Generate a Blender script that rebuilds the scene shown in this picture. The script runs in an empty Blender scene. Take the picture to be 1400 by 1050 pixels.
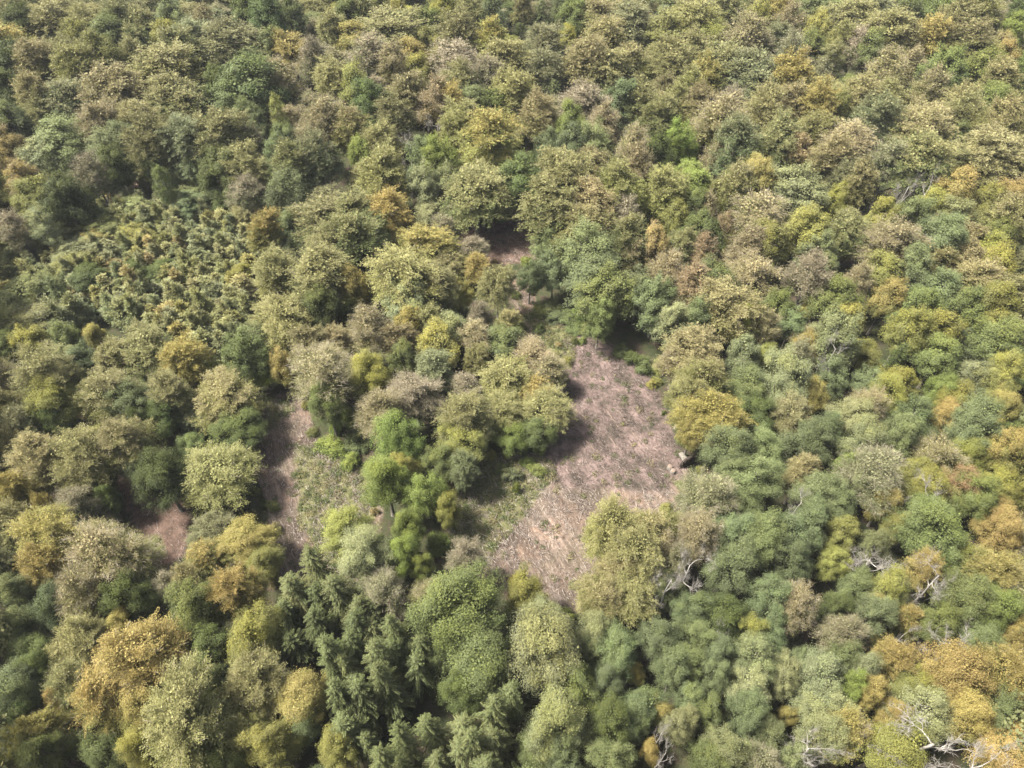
import bpy, math, random
import numpy as np
from mathutils import Vector

SC = bpy.context.scene
COL = SC.collection
RNG = np.random.default_rng(7)
random.seed(7)

# ------------------------------------------------------------------ camera
H_CAM, PITCH, FPX = 115.0, math.radians(49.0), 960.0
cam = bpy.data.cameras.new('camera')
cam.sensor_width = 36.0
cam.lens = 36.0 * FPX / 1400.0
cam.clip_start, cam.clip_end = 1.0, 9000.0
cam_o = bpy.data.objects.new('camera', cam)
cam_o.location = (0, 0, H_CAM)
cam_o.rotation_euler = (math.pi / 2 - PITCH, 0, 0)
COL.objects.link(cam_o)
SC.camera = cam_o
CP, SP = math.cos(PITCH), math.sin(PITCH)


def ground_z(x, y):
    return 0.35 * math.sin(x * 0.061 + 1.3) * math.cos(y * 0.047) + 0.18 * math.sin(x * 0.17 + y * 0.13)


def back(px, py, z=0.0):
    """pixel of the 1400 x 1050 photograph -> world point at height z"""
    a, b = (px - 700.0) / FPX, (525.0 - py) / FPX
    dx, dy, dz = a, CP + b * SP, -SP + b * CP
    if dz > -0.02:
        dz = -0.02
    t = (H_CAM - z) / -dz
    return t * dx, t * dy, t          # t is the depth along the optical axis


def proj(x, y, z):
    d = y * CP + (H_CAM - z) * SP
    u = y * SP - (H_CAM - z) * CP
    if d < 1:
        return -9999, -9999, 1
    return 700 + FPX * x / d, 525 - FPX * u / d, d


# ------------------------------------------------------------------ materials
def new_mat(name):
    m = bpy.data.materials.new(name)
    m.use_nodes = True
    nt = m.node_tree
    nt.nodes.clear()
    return m, nt, nt.nodes, nt.links


def leaf_material(name, transl=0.3, spec=0.3):
    m, nt, N, L = new_mat(name)
    out = N.new('ShaderNodeOutputMaterial')
    info = N.new('ShaderNodeObjectInfo')
    at = N.new('ShaderNodeAttribute'); at.attribute_name = 'leaf'
    sep = N.new('ShaderNodeSeparateColor'); L.new(at.outputs['Color'], sep.inputs[0])
    aut = N.new('ShaderNodeAttribute'); aut.attribute_type = 'OBJECT'; aut.attribute_name = 'second_colour'
    ammt = N.new('ShaderNodeAttribute'); ammt.attribute_type = 'OBJECT'; ammt.attribute_name = 'turning'
    # share of turned leaves: clump value + height + leaf value, against the tree's own 'turning'
    a1 = N.new('ShaderNodeMath'); a1.operation = 'MULTIPLY_ADD'
    L.new(sep.outputs['Blue'], a1.inputs[0]); a1.inputs[1].default_value = 0.75
    L.new(sep.outputs['Green'], a1.inputs[2])
    a2 = N.new('ShaderNodeMath'); a2.operation = 'MULTIPLY_ADD'
    L.new(sep.outputs['Red'], a2.inputs[0]); a2.inputs[1].default_value = 0.35; L.new(a1.outputs[0], a2.inputs[2])
    a3 = N.new('ShaderNodeMath'); a3.operation = 'MULTIPLY_ADD'
    L.new(ammt.outputs['Fac'], a3.inputs[0]); a3.inputs[1].default_value = 1.9; 
    a4 = N.new('ShaderNodeMath'); a4.operation = 'SUBTRACT'
    L.new(a2.outputs[0], a4.inputs[0]); a4.inputs[1].default_value = 1.95
    L.new(a4.outputs[0], a3.inputs[2])
    mr = N.new('ShaderNodeMapRange'); mr.inputs['From Min'].default_value = -0.25; mr.inputs['From Max'].default_value = 0.25
    L.new(a3.outputs[0], mr.inputs['Value'])
    mix = N.new('ShaderNodeMix'); mix.data_type = 'RGBA'
    L.new(mr.outputs[0], mix.inputs['Factor']); L.new(info.outputs['Color'], mix.inputs['A']); L.new(aut.outputs['Color'], mix.inputs['B'])
    hsv = N.new('ShaderNodeHueSaturation')
    L.new(mix.outputs['Result'], hsv.inputs['Color'])
    v = N.new('ShaderNodeMapRange'); v.inputs['To Min'].default_value = 0.72; v.inputs['To Max'].default_value = 1.28
    L.new(sep.outputs['Red'], v.inputs['Value']); L.new(v.outputs[0], hsv.inputs['Value'])
    h = N.new('ShaderNodeMapRange'); h.inputs['To Min'].default_value = 0.488; h.inputs['To Max'].default_value = 0.508
    L.new(sep.outputs['Green'], h.inputs['Value']); L.new(h.outputs[0], hsv.inputs['Hue'])
    p = N.new('ShaderNodeBsdfPrincipled'); p.inputs['Roughness'].default_value = 0.62
    p.inputs['Specular IOR Level'].default_value = spec
    L.new(hsv.outputs[0], p.inputs['Base Color'])
    tr = N.new('ShaderNodeBsdfTranslucent'); L.new(hsv.outputs[0], tr.inputs['Color'])
    ms = N.new('ShaderNodeMixShader'); ms.inputs[0].default_value = transl
    L.new(p.outputs[0], ms.inputs[1]); L.new(tr.outputs[0], ms.inputs[2]); L.new(ms.outputs[0], out.inputs['Surface'])
    return m


def bark_material(name, c1, c2, scale=3.0):
    m, nt, N, L = new_mat(name)
    out = N.new('ShaderNodeOutputMaterial')
    tc = N.new('ShaderNodeTexCoord')
    no = N.new('ShaderNodeTexNoise'); no.inputs['Scale'].default_value = scale; no.inputs['Detail'].default_value = 5
    L.new(tc.outputs['Object'], no.inputs['Vector'])
    cr = N.new('ShaderNodeValToRGB'); cr.color_ramp.elements[0].color = (*c1, 1); cr.color_ramp.elements[1].color = (*c2, 1)
    cr.color_ramp.elements[0].position = 0.35; cr.color_ramp.elements[1].position = 0.68
    L.new(no.outputs['Fac'], cr.inputs[0])
    p = N.new('ShaderNodeBsdfPrincipled'); p.inputs['Roughness'].default_value = 0.85; p.inputs['Specular IOR Level'].default_value = 0.2
    L.new(cr.outputs[0], p.inputs['Base Color']); L.new(p.outputs[0], out.inputs['Surface'])
    return m


M_LEAF = leaf_material('foliage', 0.3, 0.15)
M_NEEDLE = leaf_material('needles', 0.12, 0.12)
M_BARK = bark_material('bark', (0.07, 0.06, 0.05), (0.16, 0.145, 0.12))
M_BIRCH = bark_material('pale_bark', (0.2, 0.19, 0.17), (0.5, 0.48, 0.44), 2.0)
M_DEAD = bark_material('dead_wood', (0.12, 0.108, 0.092), (0.29, 0.268, 0.236), 1.3)
M_TWIG = bark_material('bare_twigs', (0.13, 0.112, 0.08), (0.25, 0.213, 0.152), 0.6)
M_CUT = bark_material('cut_wood', (0.09, 0.066, 0.05), (0.16, 0.12, 0.092), 4.0)
M_SOIL = bark_material('root_soil', (0.018, 0.014, 0.011), (0.06, 0.045, 0.035), 5.0)


# ------------------------------------------------------------------ mesh helpers
class MB:
    """collects quads with leaf data and tubes; builds one mesh"""
    def __init__(s):
        s.v, s.f, s.mi, s.d, s.n = [], [], [], [], 0

    def quads(s, pos, u, nrm, ln, wd, data, mi=0, bend=0.0):
        u = u / np.maximum(np.linalg.norm(u, axis=1, keepdims=True), 1e-6)
        w = np.cross(nrm, u)
        w /= np.maximum(np.linalg.norm(w, axis=1, keepdims=True), 1e-6)
        nn = np.cross(u, w)
        k = len(pos)
        ln = np.broadcast_to(ln, (k,))[:, None]; wd = np.broadcast_to(wd, (k,))[:, None]
        a = pos - u * ln * 0.5; c = pos + u * ln * 0.5 - nn * ln * bend
        b = pos + w * wd * 0.5 + nn * ln * bend * 0.4; d = pos - w * wd * 0.5 + nn * ln * bend * 0.4
        V = np.stack([a, b, c, d], 1).reshape(-1, 3)
        F = (np.arange(k * 4).reshape(k, 4) + s.n)
        s.v.append(V); s.f.append(F); s.mi.append(np.full(k, mi)); s.d.append(np.repeat(data, 4, axis=0)); s.n += len(V)

    def tube(s, pts, rad, sides=6, mi=0):
        pts = np.asarray(pts, float); m = len(pts)
        t = np.gradient(pts, axis=0); t /= np.maximum(np.linalg.norm(t, axis=1, keepdims=True), 1e-6)
        ref = np.array([0.31, 0.87, 0.11]) if abs(t[0][2]) > 0.8 else np.array([0.05, 0.02, 1.0])
        e1 = np.cross(t, ref); e1 /= np.maximum(np.linalg.norm(e1, axis=1, keepdims=True), 1e-6)
        e2 = np.cross(t, e1)
        an = np.arange(sides) / sides * 2 * math.pi
        R = np.asarray(rad, float)[:, None, None]
        V = (pts[:, None, :] + R * (np.cos(an)[None, :, None] * e1[:, None, :] + np.sin(an)[None, :, None] * e2[:, None, :])).reshape(-1, 3)
        F = []
        for i in range(m - 1):
            for j in range(sides):
                k = (j + 1) % sides
                F.append((s.n + i * sides + j, s.n + i * sides + k, s.n + (i + 1) * sides + k, s.n + (i + 1) * sides + j))
        s.v.append(V); s.f.append(np.array(F)); s.mi.append(np.full(len(F), mi)); s.d.append(np.full((len(V), 3), 0.5)); s.n += len(V)
        if sides > 4:       # close the ends with a fan of quads
            for ring in (0, m - 1):
                c = len(V)
                base = s.n
                s.v.append(pts[ring][None, :]); s.d.append(np.full((1, 3), 0.5)); s.n += 1
                st = base - len(V) + ring * sides - (0 if ring == 0 else 1)
                q = []
                st = (base - len(V) - (0 if ring == 0 else 1)) + ring * sides
                for j in range(0, sides, 2):
                    q.append((st + j, st + (j + 1) % sides, st + (j + 2) % sides, base))
                s.f.append(np.array(q)); s.mi.append(np.full(len(q), mi))

    def mesh(s, name, mats):
        V = np.concatenate(s.v).astype(np.float32); F = np.concatenate(s.f).astype(np.int32)
        D = np.concatenate(s.d).astype(np.float32); MI = np.concatenate(s.mi).astype(np.int32)
        me = bpy.data.meshes.new(name)
        me.vertices.add(len(V)); me.vertices.foreach_set('co', V.ravel())
        me.loops.add(F.size); me.loops.foreach_set('vertex_index', F.ravel())
        me.polygons.add(len(F)); me.polygons.foreach_set('loop_start', np.arange(0, F.size, 4, dtype=np.int32))
        for m in mats:
            me.materials.append(m)
        me.polygons.foreach_set('material_index', MI)
        at = me.attributes.new('leaf', 'FLOAT_COLOR', 'POINT')
        C = np.ones((len(V), 4), np.float32); C[:, :3] = D
        at.data.foreach_set('color', C.ravel())
        me.update(calc_edges=True)
        me.validate()
        return me


def unit(a):
    return a / np.maximum(np.linalg.norm(a, axis=-1, keepdims=True), 1e-6)


def clump_centres(g, n, R, z0, z1, mid, low=0.55, lob=0.16, fill=(0.72, 1.0), under=0.0):
    """points on a lobed crown: widest at share `mid` of its depth, foot radius `low`"""
    i = np.arange(n) + 0.5
    c = 1 - (1.72 - under) * i / n                   # cosine of the polar angle, mostly the upper part
    az = i * 2.399963 + g.uniform(0, 6.28) + g.normal(0, 0.28, n)
    c = np.clip(c + g.normal(0, 0.05, n), -1, 1)
    ph = g.uniform(0, 6.28, 4)
    lobe = 1 + lob * (np.sin(2 * az + ph[0]) * 0.5 + np.sin(3 * az + ph[1]) * 0.6 + np.sin(5 * az + ph[2]) * 0.5) + g.normal(0, 0.07, n)
    f = g.uniform(*fill, n)
    zc = z0 + (z1 - z0) * mid
    s = np.sqrt(np.maximum(1 - c * c, 0))
    r = R * s * lobe * f
    z = np.where(c > 0, zc + c * (z1 - zc) * f * (0.93 + 0.07 * lobe), zc + c * (zc - z0) * f)
    r = np.where(c < 0, r * (low + (1 - low) * (1 + c)), r)
    P = np.stack([r * np.cos(az), r * np.sin(az), z], 1)
    NR = unit(np.stack([s * np.cos(az) / R, s * np.sin(az) / R, c / np.where(c > 0, z1 - zc, zc - z0)], 1))
    return P, NR


def lobed_centres(g, n, R, z0, z1, mid, nl, main=0.72):
    """points on the outside of a crown made of several overlapping domes of unequal size and height"""
    D = [(0.0, 0.0, R * main, z1)]
    a0 = g.uniform(0, 6.28)
    for q in range(nl):
        r = R * g.uniform(0.36, 0.62)
        a = a0 + q * 6.283 / nl + g.normal(0, 0.35)
        d = (R - r) * g.uniform(0.8, 1.15)
        D.append((d * math.cos(a), d * math.sin(a), r, z1 - (z1 - z0) * g.uniform(0.02, 0.42)))
    D = np.array(D)
    wt = D[:, 2] ** 2; wt /= wt.sum()
    P, NR = [], []
    while len(P) < n:
        q = g.choice(len(D), p=wt)
        cx, cy, r, top = D[q]
        c = 1 - 1.68 * g.random(); az = g.uniform(0, 6.283)
        st = math.sqrt(max(0, 1 - c * c))
        zc = z0 + (top - z0) * mid
        hz = (top - zc) if c > 0 else (zc - z0)
        f = g.uniform(0.72, 1.1) if g.random() > 0.1 else g.uniform(1.08, 1.25)
        x, y, z = cx + r * st * math.cos(az) * f, cy + r * st * math.sin(az) * f, zc + c * hz * f
        bad = False
        for k in range(len(D)):
            if k != q:
                kx, ky, kr, kt = D[k]
                kz = z0 + (kt - z0) * mid
                kh = (kt - kz) if z > kz else (kz - z0)
                if ((x - kx) / kr) ** 2 + ((y - ky) / kr) ** 2 + ((z - kz) / kh) ** 2 < 0.7:
                    bad = True; break
        if bad:
            continue
        P.append((x, y, z)); NR.append((st * math.cos(az) / r, st * math.sin(az) / r, c / hz))
    return np.array(P), unit(np.array(NR))


def crown(g, mb, kind, dens=1.0, big=1.0):
    """leaf clumps for one broadleaved crown, in metres, tree base at the origin"""
    if kind == 'beech':
        R, z0, z1, n, rc, per = 5.6, 8.0, 21.6, 100, 1.45, 185
        P, NR = lobed_centres(g, n, R * 0.95, z0, z1 - 0.5, 0.42, int(g.integers(3, 6)), g.uniform(0.62, 0.82))
    elif kind == 'oak':
        R, z0, z1, n, rc, per = 6.0, 7.5, 21.0, 66, 1.6, 230
        P, NR = lobed_centres(g, n, R * 0.92, z0, z1 - 0.8, 0.45, int(g.integers(4, 7)), g.uniform(0.55, 0.72))
    elif kind == 'ash':
        R, z0, z1, n, rc, per = 5.0, 6.0, 20.0, 84, 1.2, 150
        P, NR = lobed_centres(g, n, R * 0.95, z0, z1 - 0.5, 0.45, int(g.integers(4, 8)), g.uniform(0.5, 0.68))
    elif kind == 'bare':
        R, z0, z1, n, rc, per = 5.4, 8.0, 21.8, 96, 1.5, 125
        P, NR = lobed_centres(g, n, R, z0, z1 - 0.3, 0.42, int(g.integers(3, 6)), g.uniform(0.6, 0.8))
    elif kind == 'birch':
        R, z0, z1, n, rc, per = 2.9, 7.0, 21.0, 70, 0.95, 100
        P, NR = clump_centres(g, n, R, z0, z1, 0.35, 0.6, 0.25)
    elif kind == 'shrub':
        R, z0, z1, n, rc, per = 2.3, 0.15, 3.4, 38, 0.7, 95
        P, NR = lobed_centres(g, n, R * 0.9, z0, z1 - 0.2, 0.3, 5, 0.6)
    elif kind == 'sapling':
        R, z0, z1, n, rc, per = 1.7, 0.8, 7.6, 46, 0.62, 80
        P, NR = clump_centres(g, n, R, z0, z1, 0.16, 0.8, 0.2)
        P[:, :2] *= np.clip(1.12 - 0.84 * (P[:, 2:3] - 1.9) / 6.0, 0.2, 1.1)
    per = max(6, int(per * dens))
    n = len(P)
    k = n * per
    ci = np.repeat(np.arange(n), per)
    crand = g.random(n)[ci]
    rcs = (rc * g.uniform(0.5, 1.4, n))[ci]
    nr = NR[ci]
    up = np.array([0, 0, 1.0])
    o = unit(g.normal(size=(k, 3)))
    face = unit(nr * 0.8 + up * 0.55)
    o = unit(o + face * 0.75)                        # hemisphere turned out and up
    rad = rcs * np.cbrt(g.uniform(0.25, 1.0, k)) * np.where(g.random(k) < 0.16, 1 + g.exponential(0.28, k), 1.0)
    if kind in ('beech', 'bare', 'sapling'):
        nt = 9                                        # leaves sit along upswept, fanning twigs
        tid = ci * nt + g.integers(0, nt, k)
        td = unit(np.repeat(NR, nt, axis=0) * 0.85 + up * 0.4 + g.normal(0, 0.52, (n * nt, 3)))
        tl = g.uniform(0.7, 1.75, n * nt) * rc
        s_ = g.uniform(0.0, 1.0, k) ** 0.8
        d = td[tid]
        side = g.normal(0, 1.0, (k, 3)); side[:, 2] *= 0.45
        sag = np.zeros((k, 3)); sag[:, 2] = -0.22 * s_ ** 2 * tl[tid]
        pos = P[ci] - nr * (0.55 * rc) + d * (s_ * tl[tid] * 1.25)[:, None] + side * (0.1 + 0.16 * rc * np.sin(np.pi * np.clip(s_, 0.08, 0.9)))[:, None] + sag
        crand = 0.55 * crand + 0.45 * g.random(n * nt)[tid]
        u = unit(d * 1.0 + side * 0.42 - up * 0.12)
        nrm = unit(up * 0.6 + nr * 0.6 + g.normal(0, 0.36, (k, 3)))
        ln, wd = g.uniform(0.24, 0.52, k) * big, g.uniform(0.12, 0.22, k) * big
        if kind == 'bare':
            ln, wd = ln * 0.8, wd * 0.85
    else:
        pos = P[ci] + o * rad[:, None]
        nt = 8
        tid = ci * nt + g.integers(0, nt, k)
        td = unit(np.repeat(NR, nt, axis=0) * 0.75 + up * 0.45 + g.normal(0, 0.6, (n * nt, 3)))
        tl = g.uniform(0.6, 1.6, n * nt) * rc
        s_ = g.uniform(0.0, 1.0, k) ** 0.75
        d = td[tid]
        side = g.normal(0, 1.0, (k, 3)); side[:, 2] *= 0.6
        alt = P[ci] - nr * (0.5 * rc) + d * (s_ * tl[tid] * 1.15)[:, None] + side * (0.08 + 0.22 * rc * np.sin(np.pi * np.clip(s_, 0.1, 0.85)))[:, None]
        on = (g.random(k) < {'oak': 0.6, 'ash': 0.8, 'birch': 0.8, 'shrub': 0.6}[kind])[:, None]
        pos = np.where(on, alt, pos)
        crand = np.where(on[:, 0], 0.6 * crand + 0.4 * g.random(n * nt)[tid], crand)
        nrm = unit(o * 0.8 + nr * 0.4 + up * 0.35 + g.normal(0, 0.4, (k, 3)))
        u = unit(np.cross(nrm, g.normal(size=(k, 3))))
        sz = {'oak': 0.33, 'ash': 0.28, 'birch': 0.26, 'shrub': 0.22}[kind]
        ln, wd = g.uniform(0.7, 1.35, k) * sz * big, g.uniform(0.5, 0.95, k) * sz * big
    hz = np.clip((pos[:, 2] - z0) / (z1 - z0), 0, 1)
    data = np.stack([g.random(k), crand, hz], 1)
    mb.quads(pos, u, nrm, ln, wd, data, 0, 0.08)
    # leaves deeper in the crown
    ki = int(k * 0.2)
    j = g.integers(0, n, ki)
    axis = np.stack([np.zeros(ki), np.zeros(ki), P[j][:, 2] * 0.75 + (z0 + (z1 - z0) * 0.4) * 0.25], 1)
    f = g.uniform(0.35, 0.85, (ki, 1))
    pos = axis + (P[j] - axis) * f + g.normal(0, rc * 0.4, (ki, 3))
    pos[:, 2] = np.maximum(pos[:, 2], z0 * 0.8 + 0.1)
    nrm = unit(g.normal(size=(ki, 3)) + up * 0.5)
    u = unit(np.cross(nrm, g.normal(size=(ki, 3))))
    data = np.stack([g.random(ki), g.random(ki), np.clip((pos[:, 2] - z0) / (z1 - z0), 0, 1)], 1)
    mb.quads(pos, u, nrm, 0.75 * big * (rc / 1.5), 0.55 * big * (rc / 1.5), data, 0, 0.05)
    if kind == 'bare' or kind == 'beech':             # fine bare twigs reaching past the leaves
        kt = int(n * (13 if kind == 'bare' else 2.5) * (0.5 + 0.5 * dens))
        j = g.integers(0, n, kt)
        d = unit(NR[j] * 1.0 + g.normal(0, 0.42, (kt, 3)) + up * 0.25)
        ln = g.uniform(0.6, 1.6, kt)
        pos = P[j] + g.normal(0, 0.5, (kt, 3)) + d * ln[:, None] * 0.45
        mb.quads(pos, d, unit(up + g.normal(0, 0.5, (kt, 3))), ln, g.uniform(0.028, 0.06, kt) * (0.5 + 0.8 * big), np.full((kt, 3), 0.5), 1)
    return P


def trunk_mesh(g, name, P, height, r0, mat, nl=9, start=0.3):
    mb = MB()
    top = np.array([g.normal(0, 0.35), g.normal(0, 0.35), height * 0.8])
    zs = np.linspace(0, 1, 7)
    pts = [np.array([top[0] * t * t, top[1] * t * t, top[2] * t - (0.4 if t == 0 else 0)]) for t in zs]
    mb.tube(pts, [r0 * (1.45 if t == 0 else 1.0) * (1 - 0.8 * t) + 0.02 for t in zs], 8)
    for q in range(nl):
        tgt = P[g.integers(0, len(P))]
        t = min(0.86, max(start, (tgt[2] / height) - g.uniform(0.12, 0.28)))
        a = np.array([top[0] * t * t, top[1] * t * t, top[2] * t])
        m = (a + tgt) / 2 + np.array([0, 0, -0.1 * np.linalg.norm(tgt - a)]) + g.normal(0, 0.2, 3)
        r = r0 * (1 - 0.8 * t) * 0.55
        mb.tube([a, a * 0.45 + m * 0.55, m * 0.5 + tgt * 0.5, tgt], [r, r * 0.75, r * 0.5, 0.03], 5)
    return mb.mesh(name, [mat])


def spruce_mesh(g, dens=1.0):
    mb = MB()
    Ht, R = 24.0, 5.2
    zs = np.concatenate([np.linspace(8.0, 18.5, 11), np.linspace(19.4, 23.6, 7)])
    pos, uu, nn, ln, wd, da = [], [], [], [], [], []
    for z in zs:
        t = (z - 8.0) / (Ht - 8.0)
        rr = R * (1 - t) ** 0.62 * (0.75 + 0.25 * min(1, t * 6)) + 0.3
        nb = int(8 + 2 * (1 - t))
        a0 = g.uniform(0, 6.28)
        for b in range(nb):
            az = a0 + b / nb * 6.283 + g.normal(0, 0.16)
            L = rr * g.uniform(0.6, 1.22)
            cr = g.random()
            d = np.array([math.cos(az), math.sin(az), 0]); sdir = np.array([-d[1], d[0], 0])
            rise, drop = L * (0.12 + 0.5 * t), L * (0.52 - 0.4 * t)
            m = max(4, int(L / 0.16 * dens))
            for k in range(m):
                s = (k + g.uniform(0.2, 0.9)) / m
                p = d * (L * s) + np.array([0, 0, z + rise * s - drop * s * s])
                wside = (0.22 + 0.75 * (s ** 0.5) * (1.08 - s) * L * 0.42)
                for sgn in (-1, 1):
                    q = p + sdir * sgn * wside * 0.45 + np.array([0, 0, g.normal(-0.06, 0.07)])
                    pos.append(q); uu.append(d * 0.75 + sdir * sgn * 0.75 + np.array([0, 0, -0.28 + g.normal(0, 0.15)]))
                    nn.append(np.array([g.normal(0, 0.35), g.normal(0, 0.35), 1.0])); ln.append(wside * g.uniform(0.9, 1.35)); wd.append(g.uniform(0.13, 0.24))
                    da.append((g.random(), cr, t))
    mb.quads(np.array(pos), np.array(uu), np.array(nn), np.array(ln), np.array(wd), np.array(da), 0, 0.12)
    tr = MB()
    tr.tube([(0, 0, -0.4), (0, 0, 8), (0, 0, 16), (0, 0, 23.8)], [0.34, 0.27, 0.16, 0.03], 8)
    for z in np.linspace(2, 15, 26):
        az = g.uniform(0, 6.28); L = g.uniform(0.6, 1.6)
        tr.tube([(0, 0, z), (L * math.cos(az), L * math.sin(az), z - 0.2)], [0.04, 0.015], 3)
    return mb.mesh('conifer_needles', [M_NEEDLE]), tr.mesh('conifer_trunk', [M_BARK])


def dead_parts(g, height, spread, lean, thick=1.0, twigs=1.0, forks=5):
    """trunk mesh and separate bare branch mesh of a dead tree"""
    tr, limbs = MB(), []
    top = np.array([lean[0], lean[1], height * 0.72])
    ts = np.linspace(0, 1, 8)
    wob = g.normal(0, 0.12, (8, 3)); wob[0] = 0
    pts = [top * np.array([t ** 1.4, t ** 1.4, t]) + wob[i] for i, t in enumerate(ts)]
    pts[0][2] -= 0.4
    r0 = 0.36 * thick
    tr.tube(pts, [r0 * (1.3 if i == 0 else 1) * (1 - 0.62 * t) for i, t in enumerate(ts)], 8)

    def grow(br, p, d, L, r, lvl):
        n = 5
        q = [np.array(p)]
        dd = unit(np.array(d))
        for i in range(n):
            dd = unit(dd + g.normal(0, 0.20, 3) + np.array([0, 0, 0.06]))
            q.append(q[-1] + dd * L / n)
        br.tube(q, [r * (1 - 0.78 * i / n) for i in range(n + 1)], (6, 5, 4, 3)[min(lvl, 3)])
        if lvl >= 3:
            return
        kids = int((4, 6, 6)[lvl] * (twigs if lvl else 1) + g.random())
        for c in range(kids):
            i = g.integers(1 if lvl else 2, n + 1)
            side = unit(np.cross(dd, g.normal(size=3)))
            nd = unit(dd * g.uniform(0.45, 0.9) + side * g.uniform(0.5, 0.95) + np.array([0, 0, 0.12]))
            grow(br, q[i], nd, L * g.uniform(0.42, 0.7), r * (1 - 0.78 * i / n) * 0.62 + 0.012, lvl + 1)

    a0 = g.uniform(0, 6.28)
    for b in range(forks):
        t = g.uniform(0.55, 1.0) if b else 1.0
        i = min(7, int(t * 7))
        az = a0 + b * 6.283 / forks + g.normal(0, 0.3)
        o = np.array([math.cos(az), math.sin(az), g.uniform(0.2, 0.8)])
        limbs.append(MB())
        grow(limbs[-1], pts[i] * 0.98, o, spread * g.uniform(0.75, 1.1), r0 * (1 - 0.62 * t) * 0.72, 0)
    return tr.mesh('dead_trunk', [M_DEAD]), [b.mesh('dead_limb', [M_DEAD]) for b in limbs]


# ------------------------------------------------------------------ prototypes (mesh data only)
BASE_R = dict(B=5.9, K=6.3, A=5.4, X=5.9, P=3.0, H=2.3, L=1.7, S=4.7, D=5.0)
BASE_H = dict(B=22.4, K=21.6, A=20.4, X=22.6, P=21.2, H=3.6, L=7.8, S=24.0, D=20.0)
CROWNC = dict(B=0.68, K=0.70, A=0.68, X=0.70, P=0.65, H=0.55, L=0.55, S=0.66, D=0.72)
KINDN = dict(B='beech', K='oak', A='ash', X='bare', P='birch', H='shrub', L='sapling')
NVAR = dict(B=9, K=8, A=7, X=7, P=3, H=5, L=6)
PROTO = {}
LODS = {0: (2.9, 0.52), 1: (1.7, 0.74), 2: (1.05, 0.88)}
for sp, nv in NVAR.items():
    for lod in (0, 1, 2):
        if lod and sp in 'PHL':
            PROTO[sp, lod] = PROTO[sp, 0]
            continue
        if lod == 0 and sp in 'BKAX':
            nv = min(nv, 6)
        else:
            nv = NVAR[sp]
        out = []
        for q in range(nv):
            g = np.random.default_rng(sum(map(ord, sp)) * 100 + q * 7)
            mb = MB()
            P = crown(g, mb, KINDN[sp], *(LODS[lod] if sp in 'BKAX' else LODS[1]))
            mats = [M_LEAF, M_TWIG]
            if sp in 'HL':
                hh = BASE_H[sp]
                for st in range(4 if sp == 'H' else 1):
                    e = np.array([g.normal(0, 0.5 if sp == 'H' else 0.06), g.normal(0, 0.5 if sp == 'H' else 0.06), hh * 0.8])
                    mb.tube([(0, 0, -0.15), e * 0.5, e], [0.07, 0.05, 0.015], 5, 2)
                out.append((mb.mesh(KINDN[sp] + '_foliage', mats + [M_BARK]), None))
            else:
                tm = trunk_mesh(g, KINDN[sp] + '_trunk', P, BASE_H[sp], {'B': 0.36, 'K': 0.38, 'A': 0.26, 'X': 0.34, 'P': 0.17}[sp],
                                M_BIRCH if sp == 'P' else M_BARK, 16 if sp == 'X' else 9)
                out.append((mb.mesh(KINDN[sp] + '_crown', mats), tm))
        PROTO[sp, lod] = out
PROTO['S', 0] = [spruce_mesh(np.random.default_rng(50 + q)) for q in range(4)]
PROTO['S', 1] = [spruce_mesh(np.random.default_rng(80 + q), 0.6) for q in range(2)]
PROTO['D', 0] = []
for q in range(6):
    g = np.random.default_rng(300 + q)
    PROTO['D', 0].append(tuple(reversed(dead_parts(g, 20.0, 4.4, (g.normal(0, 0.8), g.normal(0, 0.8)), 1.05, 1.15, 5))))
PROTO['D', 1] = PROTO['D', 2] = PROTO['D', 0]
PROTO['S', 2] = PROTO['S', 1]

# ------------------------------------------------------------------ what stands where (crown centres, read off nine enlargements of the photograph)
T = {}
T[0, 0] = """40 50 130 Bo;25 160 150 BO;60 240 130 Kd;80 90 120 Kd;220 70 180 Bo;330 90 140 By;300 150 130 Ko;420 120 130 Kg;470 70 120 Bo;540 90 130 Bo;550 160 100 Bo;670 140 100 Ko;690 60 110 Kg;830 80 90 Bt;800 160 140 Bs;940 170 230 Bd;1090 60 130 Kd;1000 20 120 Kd;1190 80 110 Kg;1100 170 110 Kg;1190 190 150 BY;1290 240 110 Xp;1360 110 120 Bo;1350 300 130 By;1150 310 140 Xt;1000 350 230 Km;880 330 110 Kd;980 460 100 Kg;150 230 140 Bt;240 220 120 Bo;320 270 150 BO;430 230 130 Ko;530 230 100 Bo;680 280 240 Bt;730 200 160 Bo;720 390 190 Bo;470 370 210 Bt;420 480 150 Xt;570 480 160 Bt;280 400 170 Bg;140 390 120 Bt;160 480 100 Bo;30 340 120 Kd;50 480 130 Kg;230 560 200 Ag;160 630 140 Ps;40 610 110 KY;80 720 110 KY;120 800 140 Ko;240 790 160 Kd;390 730 120 Xp;440 600 120 As;490 560 110 Ag;620 580 150 Bo;470 680 120 Kd;620 660 110 Kd;780 570 160 Bs;890 560 200 Bo;900 680 160 Kd;800 660 110 Kg;1010 560 100 Xp;1140 470 70 Py;1080 500 75 Pg;1150 580 110 Kg;1000 660 150 Bo;1100 650 90 Ag;1330 490 150 Xt;1290 630 150 Bg;1170 680 130 Bo;1200 780 130 Ag;1000 760 110 Xp;990 860 110 By;1080 930 130 BO;1180 930 110 Kg;1300 880 210 Bo;1340 1000 150 Bo;670 760 75 Pm;860 780 140 Am;780 830 120 Ag;560 960 110 Ay;440 930 140 Am;300 1010 140 As;550 850 120 As;180 930 110 Ps;70 930 110 Xp;380 980 90 AY;920 830 100 Kd;760 960 70 Ly"""
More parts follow.
